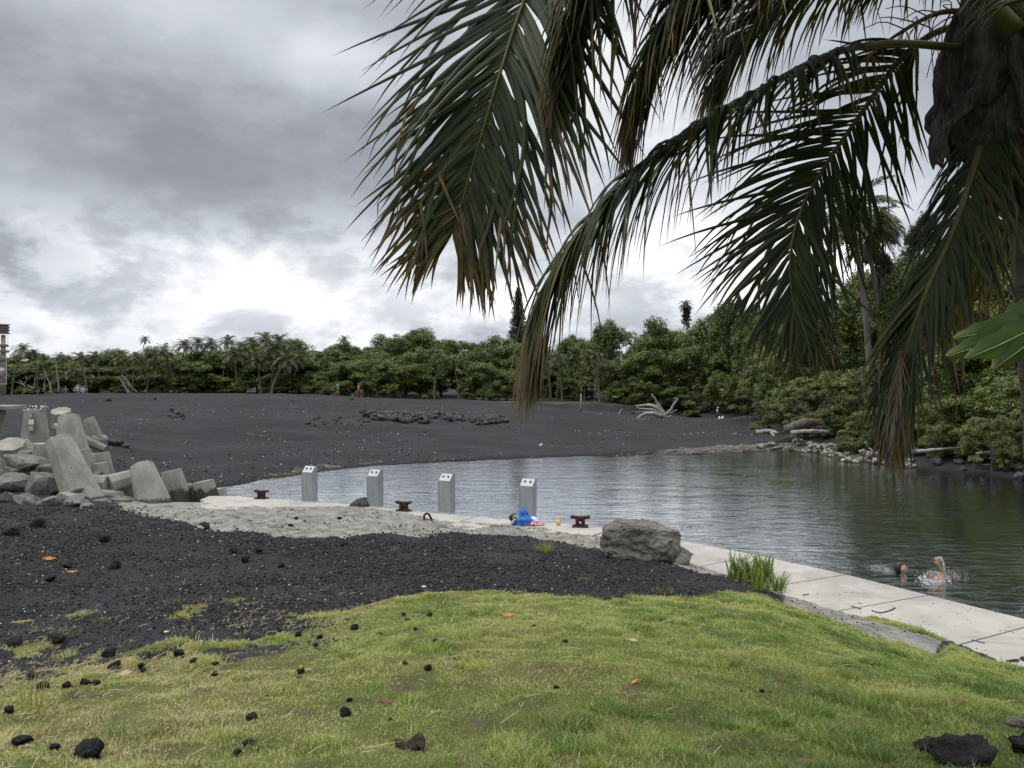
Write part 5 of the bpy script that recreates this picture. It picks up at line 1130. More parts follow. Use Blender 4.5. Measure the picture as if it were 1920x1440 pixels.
wood('driftwood_branch', 'thin forked bleached branch on the bank left of the driftwood stump', 'driftwood', [([(1160, 779, 80), (1164, 770, 80), (1167, 767, 80)], .07, .03), ([(1148, 744, 88), (1158, 745, 88), (1162, 741, 88)], .06, .02)], seed=5)
wood('driftwood_branch', 'white bent branch hanging in the shrubs right of the person in white', 'driftwood', [([(1410, 762, 70), (1420, 764, 70), (1428, 772, 70)], .06, .03), ([(1416, 764, 70), (1424, 770, 70), (1420, 773, 70)], .04, .02)], seed=6)
wood('driftwood_log', 'pale log lying along the ledge under the overhanging trees', 'driftwood', [([(1484, 811, 48), (1520, 808, 48.4), (1552, 810, 49)], .12, .10)], seed=7)
wood('driftwood_log', 'short knotted pale log left of the long log on the ledge', 'driftwood', [([(1418, 811, 52), (1440, 808, 52), (1458, 812, 51)], .14, .08), ([(1444, 808, 52), (1452, 818, 51)], .08, .05)], seed=8)
wood('fallen_tree', 'big dark fallen tree arching above the pale log', 'fallen tree', [([(1474, 806, 49.5), (1500, 795, 49.5), (1525, 792, 50), (1552, 806, 50.5)], .30, .2), ([(1485, 798, 50), (1515, 800, 50), (1545, 803, 50)], .18, .12)], m='bark', seed=9)
wood('driftwood_log', 'thin stick leaning over the pale rocks by the withered frond tip', 'driftwood', [([(1640, 850, 40.5), (1628, 838, 40.6), (1622, 828, 40.6)], .05, .03)], seed=10)
wood('driftwood_log', 'long grey log low on the shore at far right', 'driftwood', [([(1720, 846, 38), (1765, 842, 38.3), (1800, 840, 38.5)], .07, .05), ([(1830, 850, 36), (1876, 846, 36)], .06, .05)], seed=11)
DT = [([[(95, 736, 100), (94, 722, 100), (87, 706, 100), (82, 692, 100)], [(95, 722, 100), (97, 712, 100)]], .13, 'forked pale dead tree left of the crosses'), ([[(109, 735, 100), (110, 722, 100), (107, 705, 100), (106, 692, 100), (102, 684, 100)], [(106, 694, 100), (107, 682, 100)]], .12, 'bent pale dead tree nearest the crosses'), ([[(82, 733, 100), (83, 724, 100), (81, 718, 100)]], .12, 'short white dead stub between two dead trees'),
      ([[(64, 728, 100), (65, 716, 100), (66, 707, 100)]], .09, 'thin upright dead stem near the mast'), ([[(47, 725, 99), (40, 716, 99), (35, 712, 99)], [(45, 722, 99), (50, 710, 99), (48, 705, 99)], [(45, 722, 99), (30, 716, 99)]], .09, 'sprawling dead branch right of the mast'), ([[(64, 729, 99), (55, 724, 99), (50, 721, 99)]], .09, 'low slanting dead branch at the foot of the thin stem')]
for i, (br, r, lb) in enumerate(DT): r *= .7; wood('dead_tree', lb, 'dead tree', [(q, r * (1 if j == 0 else .7), r * .35) for j, q in enumerate(br)], group='dead trees near the crosses', seed=20 + i, m='drift')
for i, (a, c, lb) in enumerate((((221, 706), (243, 737), 'longest bleached pole leaning by the far wood'), ((228, 703), (245, 722), 'short upper pole of the leaning driftwood'), ((229, 720), (242, 736), 'white lower pole of the leaning driftwood'), ((234, 716), (258, 736), 'grey pole leaning right of the white poles'), ((170, 702), (176, 708), 'small pale snag in the palms left of the poles'), ((233, 730), (240, 736), 'shortest pole at the foot of the leaning driftwood'))):
    wood('driftwood_pole', lb, 'driftwood', [([(a[0], a[1], 99), ((a[0] + c[0]) / 2 + 1, (a[1] + c[1]) / 2, 99), (c[0], c[1], 98.5)], .045, .03)], group='bleached poles leaning against the wood', seed=30 + i)
for i, (u, v, h, lb) in enumerate(((123, 734, 1.0, 'small weathered cross right of the dead trees'), (146, 735, 1.15, 'white cross hung with pale flowers in the middle'), (157, 733, .95, 'cross wrapped in lilac flowers, rightmost of three'))):
    d = 98; k = d / F; p = on(u, d); e = empty('memorial_cross', p, lb, 'cross', 'memorial crosses at the top of the black mound'); b = MB(); b.box((0, 0, h * .5), (.05, .05, h * .5)); b.build('upright', M['drift'], e, False); b = MB(); b.box((0, -.055, h * .62), (.36, .045, .05)); b.build('crossbar', M['drift'], e, False)
    if i:
        b = MB(); rg = random.Random(i)
        for q in range(60): c = Vector((rg.gauss(0, .22), -.12 + rg.gauss(0, .04), h * .6 + rg.gauss(0, .2))); b.add([c + Vector((-.05, 0, 0)), c + Vector((0, -.03, -.05)), c + Vector((.05, 0, 0)), c + Vector((0, -.02, .05))], [(0, 1, 2, 3)])
        b.build('flower_wreath', M['plasticbag'] if i == 2 else M['white'], e, False)
for u, d, r, lb in ((1089, 73, .045, 'tall thin wooden post standing where the black mound meets the bank'), (974, 70, .03, 'thin stake on the crest of the mound under the drooping brown frond tip'), (829, 62, .03, 'thin stake standing in the heap of lava boulders')):
    p = on(u, d); h = {1089: 1.55, 974: 1.3, 829: .8}[u]; b = MB(); b.tube([(0, 0, -.2), (.02, 0, h)], [r * 1.5, r * 1.2], 7); o = b.build('wooden_post', M['twig'] if u != 1089 else M['drift']); o.location = p; tag(o, lb, 'post')

# ================================================================ LAVA BOULDER HEAP ON THE MOUND, SHORE ROCKS, LOOSE LAVA STONES
PR2 = random.Random(12); LM = [rock_mesh(500 + i, .5, .5, .4, 2, .22, 12) for i in range(6)]; PM = [rock_mesh(520 + i, .5, .5, .3, 2, .25, 12) for i in range(6)]
for q in LM: q.materials.append(M['lavagrey'])
for q in PM: q.materials.append(M['palerock'])
SM = [rock_mesh(540 + i, .5, .5, .42, 3, .16, 14) for i in range(6)]
for q in SM: q.materials.append(M['lava'])
def inst(me, name, p, s, label, cat, group=None, sink=.15):
    o = bpy.data.objects.new(name, me); COL.objects.link(o); o.scale = (s * PR2.uniform(.8, 1.25), s * PR2.uniform(.8, 1.2), s * PR2.uniform(.7, 1.1)); o.location = Vector(p) + Vector((0, 0, o.scale[2] * (.35 - sink))); o.rotation_euler = (PR2.uniform(-.3, .3), PR2.uniform(-.3, .3), PR2.uniform(0, 6.28)); return tag(o, label, cat, group)
for k in range(150):
    f = PR2.random(); u = 680 + 268 * f; cen = 787 - 8 * math.exp(-((f - .55) / .09) ** 2) - 7 * (f < .25) * (1 - f * 4) + (3 if f > .8 else 0); v = cen + PR2.gauss(0, 4.2) * (1 - .4 * f)
    inst(PR2.choice(LM), 'lava_boulder', G(u, v), PR2.uniform(.3, .85), 'grey lava boulder in the low heap across the black mound', 'rock', 'lava boulders heaped across the black mound')
for k in range(26):
    u = PR2.uniform(575, 690); v = 790 + PR2.gauss(3, 5); inst(PR2.choice(LM), 'lava_boulder', G(u, v), PR2.uniform(.12, .34), 'small lava rock scattered left of the boulder heap on the mound', 'rock', 'small rocks left of the lava boulder heap')
for k in range(14): inst(PR2.choice(LM), 'lava_boulder', G(334 + PR2.gauss(0, 9), 781 + PR2.gauss(0, 6)), PR2.uniform(.15, .4), 'dark lava rock in the small cluster on the left of the mound', 'rock', 'small rock cluster on the left of the mound')
for i, (u, v, s, lb) in enumerate(((218, 836, .75, 'dark rounded lava rock on the sand right of the tall armour unit'), (203, 752, .6, 'dark flat lava rock high on the mound above the armour units'), (290, 749, .5, 'grey lava rock high on the left of the mound'), (236, 840, .4, 'smaller lava rock beside the dark rounded one'), (660, 750, .45, 'lava rock by the feet of the walkers'))): inst(LM[i % 6], 'lava_boulder', G(u, v), s, lb, 'rock')
for k in range(34):
    f = PR2.random(); u = 1536 + 175 * f; v = 838 + 38 * f + PR2.gauss(0, 7) - 4; d = float(d9f(u)) + PR2.uniform(-.9, 1.8); p = on(u, d); p.z = max(p.z, -.5); inst(PR2.choice(PM), 'shore_rock', p, PR2.uniform(.3, .85), 'bleached lumpy rock at the waterline under the hanging frond tip', 'rock', 'bleached rocks at the waterline on the right', .2)
for k in range(20):
    u = PR2.uniform(1420, 1540); d = float(d9f(u)) + PR2.uniform(-.3, 2.2); p = on(u, d); p.z = max(p.z, -.5); inst(PR2.choice(PM), 'shore_rock', p, PR2.uniform(.3, .8), 'bleached lumpy rock at the waterline left of the dark gap in the shore', 'rock', 'bleached rocks left of the dark gap', .2)
for k in range(46):
    u = PR2.uniform(1080, 1990) if k % 3 else PR2.uniform(1700, 1990); d = float(d9f(u)) + PR2.uniform(0, 3) if u > 1560 else PR2.uniform(82, 88); inst(PR2.choice(LM), 'lava_boulder', on(u, d), PR2.uniform(.25, .7) * (1 if u > 1560 else .9), 'dark rock on the shaded shore at the right' if u > 1560 else 'dark rock at the foot of the grassy bank', 'rock', 'dark rocks on the shaded right shore' if u > 1560 else 'dark rocks at the foot of the grassy bank')
# single stones on the lawn and gravel: (u, v, size px, label)
ST = [(42, 1389, 40, 'black lava stone near the bottom left corner, upright egg-shaped'), (169, 1405, 56, 'largest black lava stone on the grass at bottom left'), (102, 1402, 20, 'small brown-black clod between the two large black stones'), (647, 1338, 24, 'round black lava stone right of centre-left on open grass'), (471, 1343, 24, 'black lava stone left of the round one on open grass'),
      (466, 1394, 24, 'dark stone half sunk in a grass tuft near the bottom'), (445, 1411, 22, 'lowest dark stone in the left half, in a grass tuft'), (563, 1258, 20, 'black stone atop its pair in the left half of the lawn'), (561, 1275, 14, 'black stone just below its pair in the left half of the lawn'), (402, 1265, 14, 'small dark stone on bare-edged grass left of the pair'),
      (404, 1243, 12, 'tiny dark stone above the small dark stone'), (215, 1250, 26, 'black clod beside the grey-white stone'), (205, 1225, 34, 'black clod just above the grey-white stone'), (160, 1280, 22, 'black clod left of the row of clods at the lawn edge'), (180, 1281, 20, 'black clod second in the row at the lawn edge'), (125, 1283, 22, 'black clod at the left end of the row at the lawn edge'),
      (80, 1285, 26, 'dark clod on the left edge of the lawn'), (60, 1270, 22, 'dark clod above the leftmost straw patch'), (265, 1250, 18, 'black clod to the right of the grey-white stone'), (268, 1258, 14, 'small clod under the one right of the grey-white stone'), (335, 1225, 26, 'black clod cluster piece at the ragged lawn edge'), (365, 1238, 20, 'black clod right of the cluster at the ragged lawn edge'),
      (510, 1190, 18, 'black clod on the lawn margin below the bare gravel'), (460, 1197, 14, 'small black clod on the lawn margin'), (525, 1185, 12, 'tiny clod beside the margin clods'), (560, 1190, 16, 'clod right of the margin clods'), (600, 1196, 12, 'clod farthest right of the margin row'), (592, 1210, 12, 'black pebble below the margin row'),
      (760, 1243, 13, 'black pebble left of the larger one mid-lawn'), (802, 1253, 18, 'black pebble mid-lawn below the brown leaf'), (857, 1237, 12, 'black pebble upper middle of the lawn'), (886, 1245, 11, 'smallest black pebble upper middle of the lawn'), (757, 1152, 11, 'black pebble at the top of the lawn left of the brown leaf'), (764, 1162, 11, 'black pebble just below the top lawn pebble'),
      (806, 1153, 12, 'flat black pebble at the top of the lawn'), (816, 1203, 12, 'dark flat pebble on the upper lawn'), (831, 1204, 10, 'round black pebble on the upper lawn'), (665, 1176, 15, 'flat dark stone at the lawn edge'), (712, 1190, 12, 'dark pebble near the lawn edge'), (780, 1181, 11, 'dark pebble under the top lawn pebbles'),
      (999, 1173, 10, 'black pebble right of the brown leaf'), (1061, 1203, 11, 'black pebble on the right of the upper lawn'), (1043, 1290, 11, 'black pebble mid-lawn beneath the curved straw'), (1428, 1298, 9, 'dark brown pebble on the right slope'), (655, 1314, 12, 'dark flake left of the grey wood chip'), (732, 1350, 12, 'dark flake below the grey wood chip'), (897, 1222, 8, 'tiny black pebble in the lawn centre'),
      (18, 1332, 22, 'dark clod at the left edge above the egg-shaped stone'), (1390, 1297, 8, 'pinhead dark pebble on the right slope')]
for i, (u, v, s, lb) in enumerate(ST):
    p = G(u, v + s * .25); k = p.y / F; inst(SM[i % 6], 'lava_stone', p, s * k * 1.02, lb, 'stone', 'black lava stones on the lawn', .12)
SB = [(460, 1052, 18, 'dark clod on the gravel below the pale crust'), (440, 1034, 16, 'flat dark clod just below the pale crust'), (527, 1062, 14, 'dark clod right of the gravel clods'), (486, 1034, 14, 'dark clod touching the pale crust edge'), (384, 988, 22, 'black rock lying on the pale crust at left'), (196, 1013, 20, 'dark lump on the gravel below the left of the crust'),
      (125, 1060, 26, 'black clod near the orange leaf'), (215, 1062, 26, 'dark lump right of the orange leaves'), (95, 1085, 22, 'dark lump below the orange leaf'), (70, 985, 24, 'dark lump at the left in front of the boulders'), (20, 1000, 26, 'dark lump at the left edge of the gravel'), (30, 1205, 30, 'black clod among dry weeds at the left edge'), (105, 1200, 30, 'black clod among dry weeds left of centre'), (645, 1022, 14, 'small clod on the crust edge near the yellow weeds'),
      (545, 985, 9, 'tiny dark pebble on the pale crust'), (636, 972, 9, 'dark pebble on the smooth crust below the grey boulder'), (555, 972, 8, 'dark pebble high on the pale crust')]
for i, (u, v, s, lb) in enumerate(SB):
    p = G(u, v + s * .2); inst(SM[(i + 2) % 6], 'lava_stone', p, s * p.y / F * 1.1, lb, 'stone', 'dark clods on the gravel and crust', .08)
# bottom right rocks
p = G(1810, 1436); o = rock(p + Vector((.02, .06, .03)), (.17, .12, .09), 61, M['lava'], 'lava_rock', 'large rough black lava rock in the bottom right corner of the lawn', 'rock', rz=.1, sub=4, rough=.16); o.scale = (1, 1, 1)
p = G(1735, 1412); rock(p + Vector((.03, .05, .0)), (.10, .07, .05), 62, M['lava'], 'lava_rock', 'low black lava rock left of the large one in the bottom right', 'rock', rz=.2, sub=3, rough=.16)
p = G(1918, 1420); rock(p + Vector((.04, .05, .04)), (.11, .10, .08), 63, M['lava'], 'lava_rock', 'black lava rock cut by the right edge near the bottom', 'rock', sub=3, rough=.16)
p = G(1905, 1368); rock(p + Vector((.02, .03, .025)), (.066, .05, .034), 64, M['boulder'], 'stone', 'smooth grey-brown stone at the right edge above the black rocks', 'stone', rz=0, sub=3, rough=.05, pts=30)
p = G(196, 1244); rock(p + Vector((0, 0, .015)), (.04, .03, .032), 65, M['palerock'], 'coral_stone', 'grey-white coral stone among the black clods at the left of the lawn', 'stone', sub=3, rough=.08, pts=26)
p = G(793, 1102); rock(p + Vector((0, 0, .01)), (.05, .03, .02), 66, M['coral'], 'coral_stone', 'pale coral stone on the gravel above the lawn edge', 'stone', sub=2, rough=.15)
p = G(313, 1188); rock(p + Vector((0, 0, .01)), (.03, .02, .014), 67, M['coral'], 'coral_stone', 'pinkish-white chip on the straw patch at the lawn edge', 'stone', sub=2, rough=.15)
p = G(800, 976); b = MB(); b.tube(spline([(-.05, 0, -.05), (-.06, 0, .12), (.03, 0, .17), (.11, 0, .05), (.13, 0, -.04)], 12), [.028] * 12, 7); o = b.build('bent_pipe', M['rust']); o.location = p; tag(o, 'short bent pipe stub rising from the crust near the third pedestal', 'pipe')
p = G(1015, 838); b = MB(); b.tube([(-.09, 0, .03), (0, 0, .12), (.03, 0, .16), (.045, 0, .20)], [.06, .06, .03, .02], 8); o = b.build('plastic_bottle', M['white']); o.location = p; tag(o, 'white plastic bottle lying on the black sand near the far waterline', 'bottle')

# ================================================================ PLANTS ON THE NEAR GROUND
def blades(name, p, n, h, spread, m, label, cat, seed=0, w=.004, lean=.6, tint=(.2, .8), group=None, flowers=0):
    rg = random.Random(seed); V = []; Q = []; ti = []
    for k in range(n):
        a = rg.uniform(0, 6.28); r = spread * .35 * math.sqrt(rg.random()); b0 = Vector((math.cos(a) * r, math.sin(a) * r, -.015)); a += rg.gauss(0, .5); ln = rg.uniform(.15, 1) * lean; L = h * rg.uniform(.45, 1.1)
        q = b0.copy(); d = Vector((math.cos(a) * ln, math.sin(a) * ln, 1)).normalized(); s = Vector((-math.sin(a + rg.gauss(0, .6)), math.cos(a), 0)) * w; i0 = len(V); t = rg.uniform(*tint)
        for j in range(5): f = j / 4; V += [q - s * (1 - f * .9), q + s * (1 - f * .9)]; ti += [t, t]; q = q + d * L / 4; d = (d + Vector((math.cos(a) * .22 * ln, math.sin(a) * .22 * ln, -.22 * ln))).normalized()
        Q += [(i0 + j * 2, i0 + j * 2 + 1, i0 + j * 2 + 3, i0 + j * 2 + 2) for j in range(4)]
    me = npmesh(name, [tuple(v) for v in V], np.array(Q), dict(tint=ti)); o = link(name, me, m); o.location = p; return tag(o, label, cat, group)
def fern(p, h, n, spread, label, seed):
    rg = random.Random(seed); root = empty('fern_clump', p, label, 'fern')
    for k in range(n):
        a = rg.uniform(0, 6.28); r = spread * math.sqrt(rg.random()); b0 = Vector((math.cos(a) * r, math.sin(a) * r * .6, -.03)); a2 = rg.uniform(0, 6.28); L = h * rg.uniform(.6, 1.1); le = rg.uniform(.05, .5)
        C = [b0 + Vector((math.cos(a2) * le * L * s * s, math.sin(a2) * le * L * s * s, L * s * (1 - .15 * s))) for s in (0, .35, .7, 1)]; P = spline(C, 18); V = []; Q = []; ti = []; tb = rg.random()
        sd = Vector((-math.sin(a2 + rg.gauss(0, .5)), math.cos(a2), 0)).normalized()
        for i in range(2, 18):
            f = i / 17; l = .045 * (h / .5) * (1 - f) ** .6 * min(1, f * 4) + .006; T_ = (P[i] - P[i - 1]).normalized()
            for sg in (-1, 1):
                e = P[i] + sd * sg * l + T_ * l * .35 + Vector((0, 0, -l * .15)); w = T_ * .012 * h / .5; c = len(V); V += [P[i] - w, P[i] + w, e]; Q.append((c, c + 1, c + 2)); ti += [tb] * 3
        b = MB(); b.tube(P, np.linspace(.004, .001, 18), 4, False); me = bpy.data.meshes.new('frond'); me.from_pydata([tuple(v) for v in V] + [tuple(v) for v in b.v], [], Q + [tuple(i + len(V) for i in f) for f in b.f]); at = me.attributes.new('tint', 'FLOAT', 'POINT'); at.data.foreach_set('value', np.array(ti + [.9] * len(b.v), np.float32)); link('frond', me, M['fern'], root, False)
    return root
fern(G(1412, 1100) + Vector((0, .15, 0)), .62, 75, .36, 'tall bright green fern clump on the inner edge of the quay', 1)
fern(G(1440, 1112) + Vector((.05, .1, 0)), .42, 34, .22, 'lower fern clump at the right foot of the tall fern', 2)
fern(G(1284, 1030) + Vector((0, .2, 0)), .20, 26, .20, 'small fern sprouting behind the right end of the large boulder', 3)
blades('grass_tuft', G(1022, 1035), 230, .20, .34, M['weed'], 'round green grass tuft with tall thin stalks left of the large boulder', 'grass tuft', 1, .005, .8, (.1, .7)); blades('dry_stalk', G(1022, 1034), 7, .62, .25, M['straw'], 'thin dry seed stalks standing in the round grass tuft', 'dry stalks', 2, .004, .25)
TF = [(735, 1032, 60, .09, .5, 'yellowish weed patch at the crust edge left of centre', (.4, 1)), (1097, 1088, 60, .07, .3, 'small bright green weed patch on the gravel above the lawn', (.1, .5)), (870, 1035, 50, .04, .5, 'flat rusty weed mat on the gravel below the third pedestal', (.7, 1)), (610, 1122, 40, .04, .3, 'tiny yellow weed mat on the gravel', (.6, 1)), (1240, 1112, 50, .10, .5, 'wispy weed clump at the lawn edge below the large boulder', (.3, .9)),
      (1115, 1240, 120, .09, .28, 'pale spiky grass tuft right of centre on the lawn', (.4, .9)), (1225, 1280, 130, .09, .30, 'dull green grass tuft by the small dead leaf', (.1, .7)), (1180, 1400, 150, .14, .34, 'straw-green grass tuft low on the right of centre', (.2, .9)), (1752, 1318, 110, .10, .22, 'pale bleached grass tuft on the right slope', (.7, 1)), (1180, 1172, 70, .10, .3, 'wispy tuft with long stalks near the top of the lawn', (.4, .9)),
      (545, 1290, 80, .08, .26, 'fine grass tuft under the pair of black stones', (.2, .8)), (235, 1385, 120, .12, .4, 'soft grass tuft at bottom left between stones', (.1, .7)), (450, 1400, 120, .10, .35, 'bushy tuft around the sunken stones', (.1, .6)), (60, 1340, 14, .38, .15, 'tall thin grass stems near the left edge', (.4, .8)), (75, 1330, 10, .46, .10, 'tallest straw stems near the left edge', (.6, .9)), (505, 1370, 5, .26, .12, 'single tall grass stems in the left half of the lawn', (.4, .8)), (830, 1330, 12, .26, .22, 'fine upright stems in the middle of the lawn', (.4, .9)),
      (1285, 1395, 8, .24, .16, 'long bent grass stems low on the lawn right of centre', (.6, 1)), (1520, 1225, 10, .14, .12, 'small pale sprout on the right slope', (.6, 1)), (1440, 1250, 30, .08, .2, 'little pale tuft on the upper right slope', (.4, .9)), (470, 815, 60, .16, .9, 'yellow-green weed patch on the left of the black mound', (.3, .9)), (490, 818, 40, .14, .8, 'right half of the weed patch on the black mound', (.4, 1)),
      (1035, 1065, 30, .06, .3, 'sparse weeds on the gravel below the grass tuft', (.3, .8)), (60, 1185, 50, .10, .5, 'yellowing weeds at the left edge of the gravel', (.4, .9)), (120, 1190, 50, .10, .4, 'yellow-green weed tuft left of the straw patches', (.4, .9)), (200, 1165, 40, .10, .4, 'weed tuft with spiky blades on the gravel margin', (.3, .9)), (330, 1130, 36, .08, .4, 'spiky weed on the bare gravel', (.4, .9)), (380, 1132, 24, .07, .3, 'second spiky weed right of the first on the gravel', (.4, .9)),
      (270, 1108, 20, .08, .3, 'lone pale weed higher up the gravel', (.5, 1)), (65, 1110, 20, .05, .3, 'green weed sprig near the orange leaf', (.1, .5)), (435, 1125, 16, .08, .25, 'thin weed sprig at the right end of the gravel weeds', (.5, 1)), (430, 1135, 16, .08, .25, 'small sprout under the thin weed sprig', (.5, 1)), (290, 1150, 46, .07, .5, 'straw-coloured weeds along the lawn margin', (.6, 1)), (215, 1210, 60, .08, .5, 'dry weeds above the grey-white stone', (.5, 1)), (345, 1190, 70, .06, .5, 'brown matted weeds at the ragged lawn edge', (.7, 1))]
for i, (u, v, n, h, sp, lb, tn) in enumerate(TF): blades('grass_tuft', G(u, v), n, h, sp, M['weed'], lb, 'grass tuft', 10 + i, .0035 + (.004 if v < 900 else 0), .9 if n > 14 else .35, tn, 'weed and grass tufts')
# fallen leaves and litter
def dead_leaf(u, v, wpx, m, label, rz, seed):
    p = G(u, v); s = wpx * p.y / F; b = MB(); rg = random.Random(seed); n = 9; V = []
    for i in range(n):
        f = i / (n - 1); w = math.sin(math.pi * min(1, .06 + f * .9)) * .42
        for j in range(5): g = (j - 2) / 2; V.append(((f - .5) * s, g * w * s * .5, .14 * s * abs(g) ** 2 * (1 if seed % 2 else -1) + .05 * s * math.sin(f * 5 + seed) + rg.gauss(0, .012) * s))
    b.add(V, [(i * 5 + j, i * 5 + j + 1, (i + 1) * 5 + j + 1, (i + 1) * 5 + j) for i in range(n - 1) for j in range(4)]); o = b.build('fallen_leaf', M[m]); o.modifiers.new('t', 'SOLIDIFY').thickness = .0015
    o.location = p + Vector((0, 0, .02)); o.rotation_euler = (rg.uniform(.15, .5), rg.uniform(-.3, .3), rz); return tag(o, label, 'leaf', 'fallen leaves')
for a in ((92, 1052, 24, 'deadleaf', 'bright orange dead leaf on the black gravel at left', .3, 1), (135, 1073, 22, 'deadleaf', 'second orange dead leaf, curled, below the bright one', 1.0, 2), (952, 1160, 30, 'deadleaf', 'orange-brown dead leaf on the upper lawn', -.3, 3), (1190, 1283, 18, 'deadleaf', 'small pale orange dead leaf beside a dull grass tuft', .5, 4),
          (1187, 1208, 22, 'straw', 'curled straw-coloured leaf on the upper right lawn', -.6, 5), (1508, 1434, 36, 'brownleaf', 'crumpled brown leaf at the bottom edge', .2, 6), (720, 1327, 28, 'brownleaf', 'grey-brown wood chip in the left middle of the lawn', .5, 7), (1690, 1290, 18, 'brownleaf', 'grey curled leaf on the right slope', -.5, 8), (1795, 1322, 22, 'brownleaf', 'grey leaf right of the bleached grass tuft', -.3, 9), (1510, 1118, 12, 'brownleaf', 'small curled leaf on the quay below the fern', .1, 10), (235, 1270, 30, 'straw', 'pale bleached bark strip in the row of clods', .1, 11)): dead_leaf(*a)
p = G(770, 1405); root = empty('coconut_husk', p, 'torn black fibrous husk with an upright splinter at the bottom of the lawn', 'husk'); o = link('shell', rock_mesh(71, .045, .04, .045, 3, .2, 14), M['husk'], root); o.location = (.04, 0, .03)
b = MB(); b.tube(spline([(.03, 0, .02), (-.02, -.01, .012), (-.06, 0, .03), (-.075, 0, .05)], 10), [.03, .032, .03, .028, .026, .024, .02, .016, .012, .006], 8, jit=.25, rnd=random.Random(1)); b.build('fibre', M['husk'], root); b = MB(); b.tube([(0, 0, .02), (.004, 0, .11)], [.0045, .003], 5); b.build('splinter', M['straw'], root)
for i, (P, r, lb) in enumerate((([(1635, 1146), (1650, 1150), (1668, 1146), (1678, 1141)], .012, 'curved twig lying on the quay slab'), ([(1595, 1138), (1605, 1140), (1614, 1143)], .010, 'short dark twig left of the curved twig'), ([(1608, 1132), (1618, 1133)], .006, 'tiny twig above the short dark twig'), ([(1505, 1117), (1516, 1115)], .008, 'little twig on the slab right of the fern'), ([(1822, 1201), (1846, 1207)], .008, 'twig on the nearest visible slab'), ([(1880, 1243), (1900, 1249), (1922, 1254)], .016, 'dark branch lying at the inner edge of the quay at far right'), ([(1112, 1006), (1135, 997)], .010, 'stick on the quay left of the large boulder'))):
    pts = [G(*q, 0.0) + Vector((0, 0, .012)) for q in P]; a = pts[0]; b = MB(); b.tube(spline([q - a for q in pts], 8), [r] * 8, 5); o = b.build('twig', M['twig']); o.location = a; tag(o, lb, 'twig', 'twigs lying on the quay')
# ================================================================ PEOPLE
def skin_obj(chains, sub=2):
    """chains: list of [(pos, radius), ...]; joined where positions coincide; returns an evaluated mesh"""
    V = []; E = []; Rr = []; idx = {}
    def vid(p, r):
        k = tuple(round(c, 4) for c in p)
        if k not in idx: idx[k] = len(V); V.append(tuple(p)); Rr.append(r)
        return idx[k]
    for c in chains:
        ids = [vid(p, r) for p, r in c]; E += [(ids[i], ids[i + 1]) for i in range(len(ids) - 1)]
    me = bpy.data.meshes.new('sk'); me.from_pydata(V, E, []); o = bpy.data.objects.new('sk', me); COL.objects.link(o)
    md = o.modifiers.new('skin', 'SKIN'); md.branch_smoothing = .3
    for i, sv in enumerate(me.skin_vertices[0].data): sv.radius = (Rr[i] if isinstance(Rr[i], tuple) else (Rr[i], Rr[i])); sv.use_root = (i == 0)
    s = o.modifiers.new('sub', 'SUBSURF'); s.levels = sub; s.render_levels = sub
    dg = bpy.context.evaluated_depsgraph_get(); dg.update(); out = bpy.data.meshes.new_from_object(o.evaluated_get(dg)); bpy.data.objects.remove(o); return out
def head_bm(c, h, M3):
    """a head: skull, brow, eye sockets, nose, mouth, chin, ears; c = centre, h = height"""
    bm = bmesh.new(); bmesh.ops.create_uvsphere(bm, u_segments=28, v_segments=22, radius=.5)
    for v in bm.verts:
        x, y, z = v.co; w = .76 - .16 * max(0, -z * 2) ** 1.3; X = x * w * 1.0; Y = y * (.92 - .18 * max(0, -z * 2)); Z = z
        if y < 0:      # face looks along -Y
            g = lambda x0, z0, sx, sz: math.exp(-((x - x0) / sx) ** 2 - ((z - z0) / sz) ** 2)
            Y += -.13 * g(0, -.08, .07, .10) - .05 * g(0, .02, .05, .10) + .055 * (g(-.16, .03, .09, .07) + g(.16, .03, .09, .07)) - .035 * g(0, .12, .25, .05) - .04 * g(0, -.24, .12, .035) + .025 * g(0, -.205, .10, .015) - .06 * g(0, -.40, .13, .08)
        if abs(z + .03) < .12 and abs(y) < .12 and abs(x) > .40: X *= 1.16
        v.co = Vector((X, Y, Z)) * h
    for v in bm.verts: v.co = M3 @ v.co + Vector(c)
    return bm
def join_remesh(meshes, bms, vox, name, mats):
    bm = bmesh.new()
    for m in meshes: bm.from_mesh(m)
    for b in bms:
        t = bpy.data.meshes.new('t'); b.to_mesh(t); bm.from_mesh(t)
    me = bpy.data.meshes.new(name); bm.to_mesh(me); bm.free(); o = bpy.data.objects.new(name, me); COL.objects.link(o); r = o.modifiers.new('r', 'REMESH'); r.mode = 'VOXEL'; r.voxel_size = vox; r.use_smooth_shade = True
    sm = o.modifiers.new('s', 'SMOOTH'); sm.factor = .5; sm.iterations = 2
    dg = bpy.context.evaluated_depsgraph_get(); dg.update(); out = bpy.data.meshes.new_from_object(o.evaluated_get(dg)); bpy.data.objects.remove(o); out.materials.clear(); return out
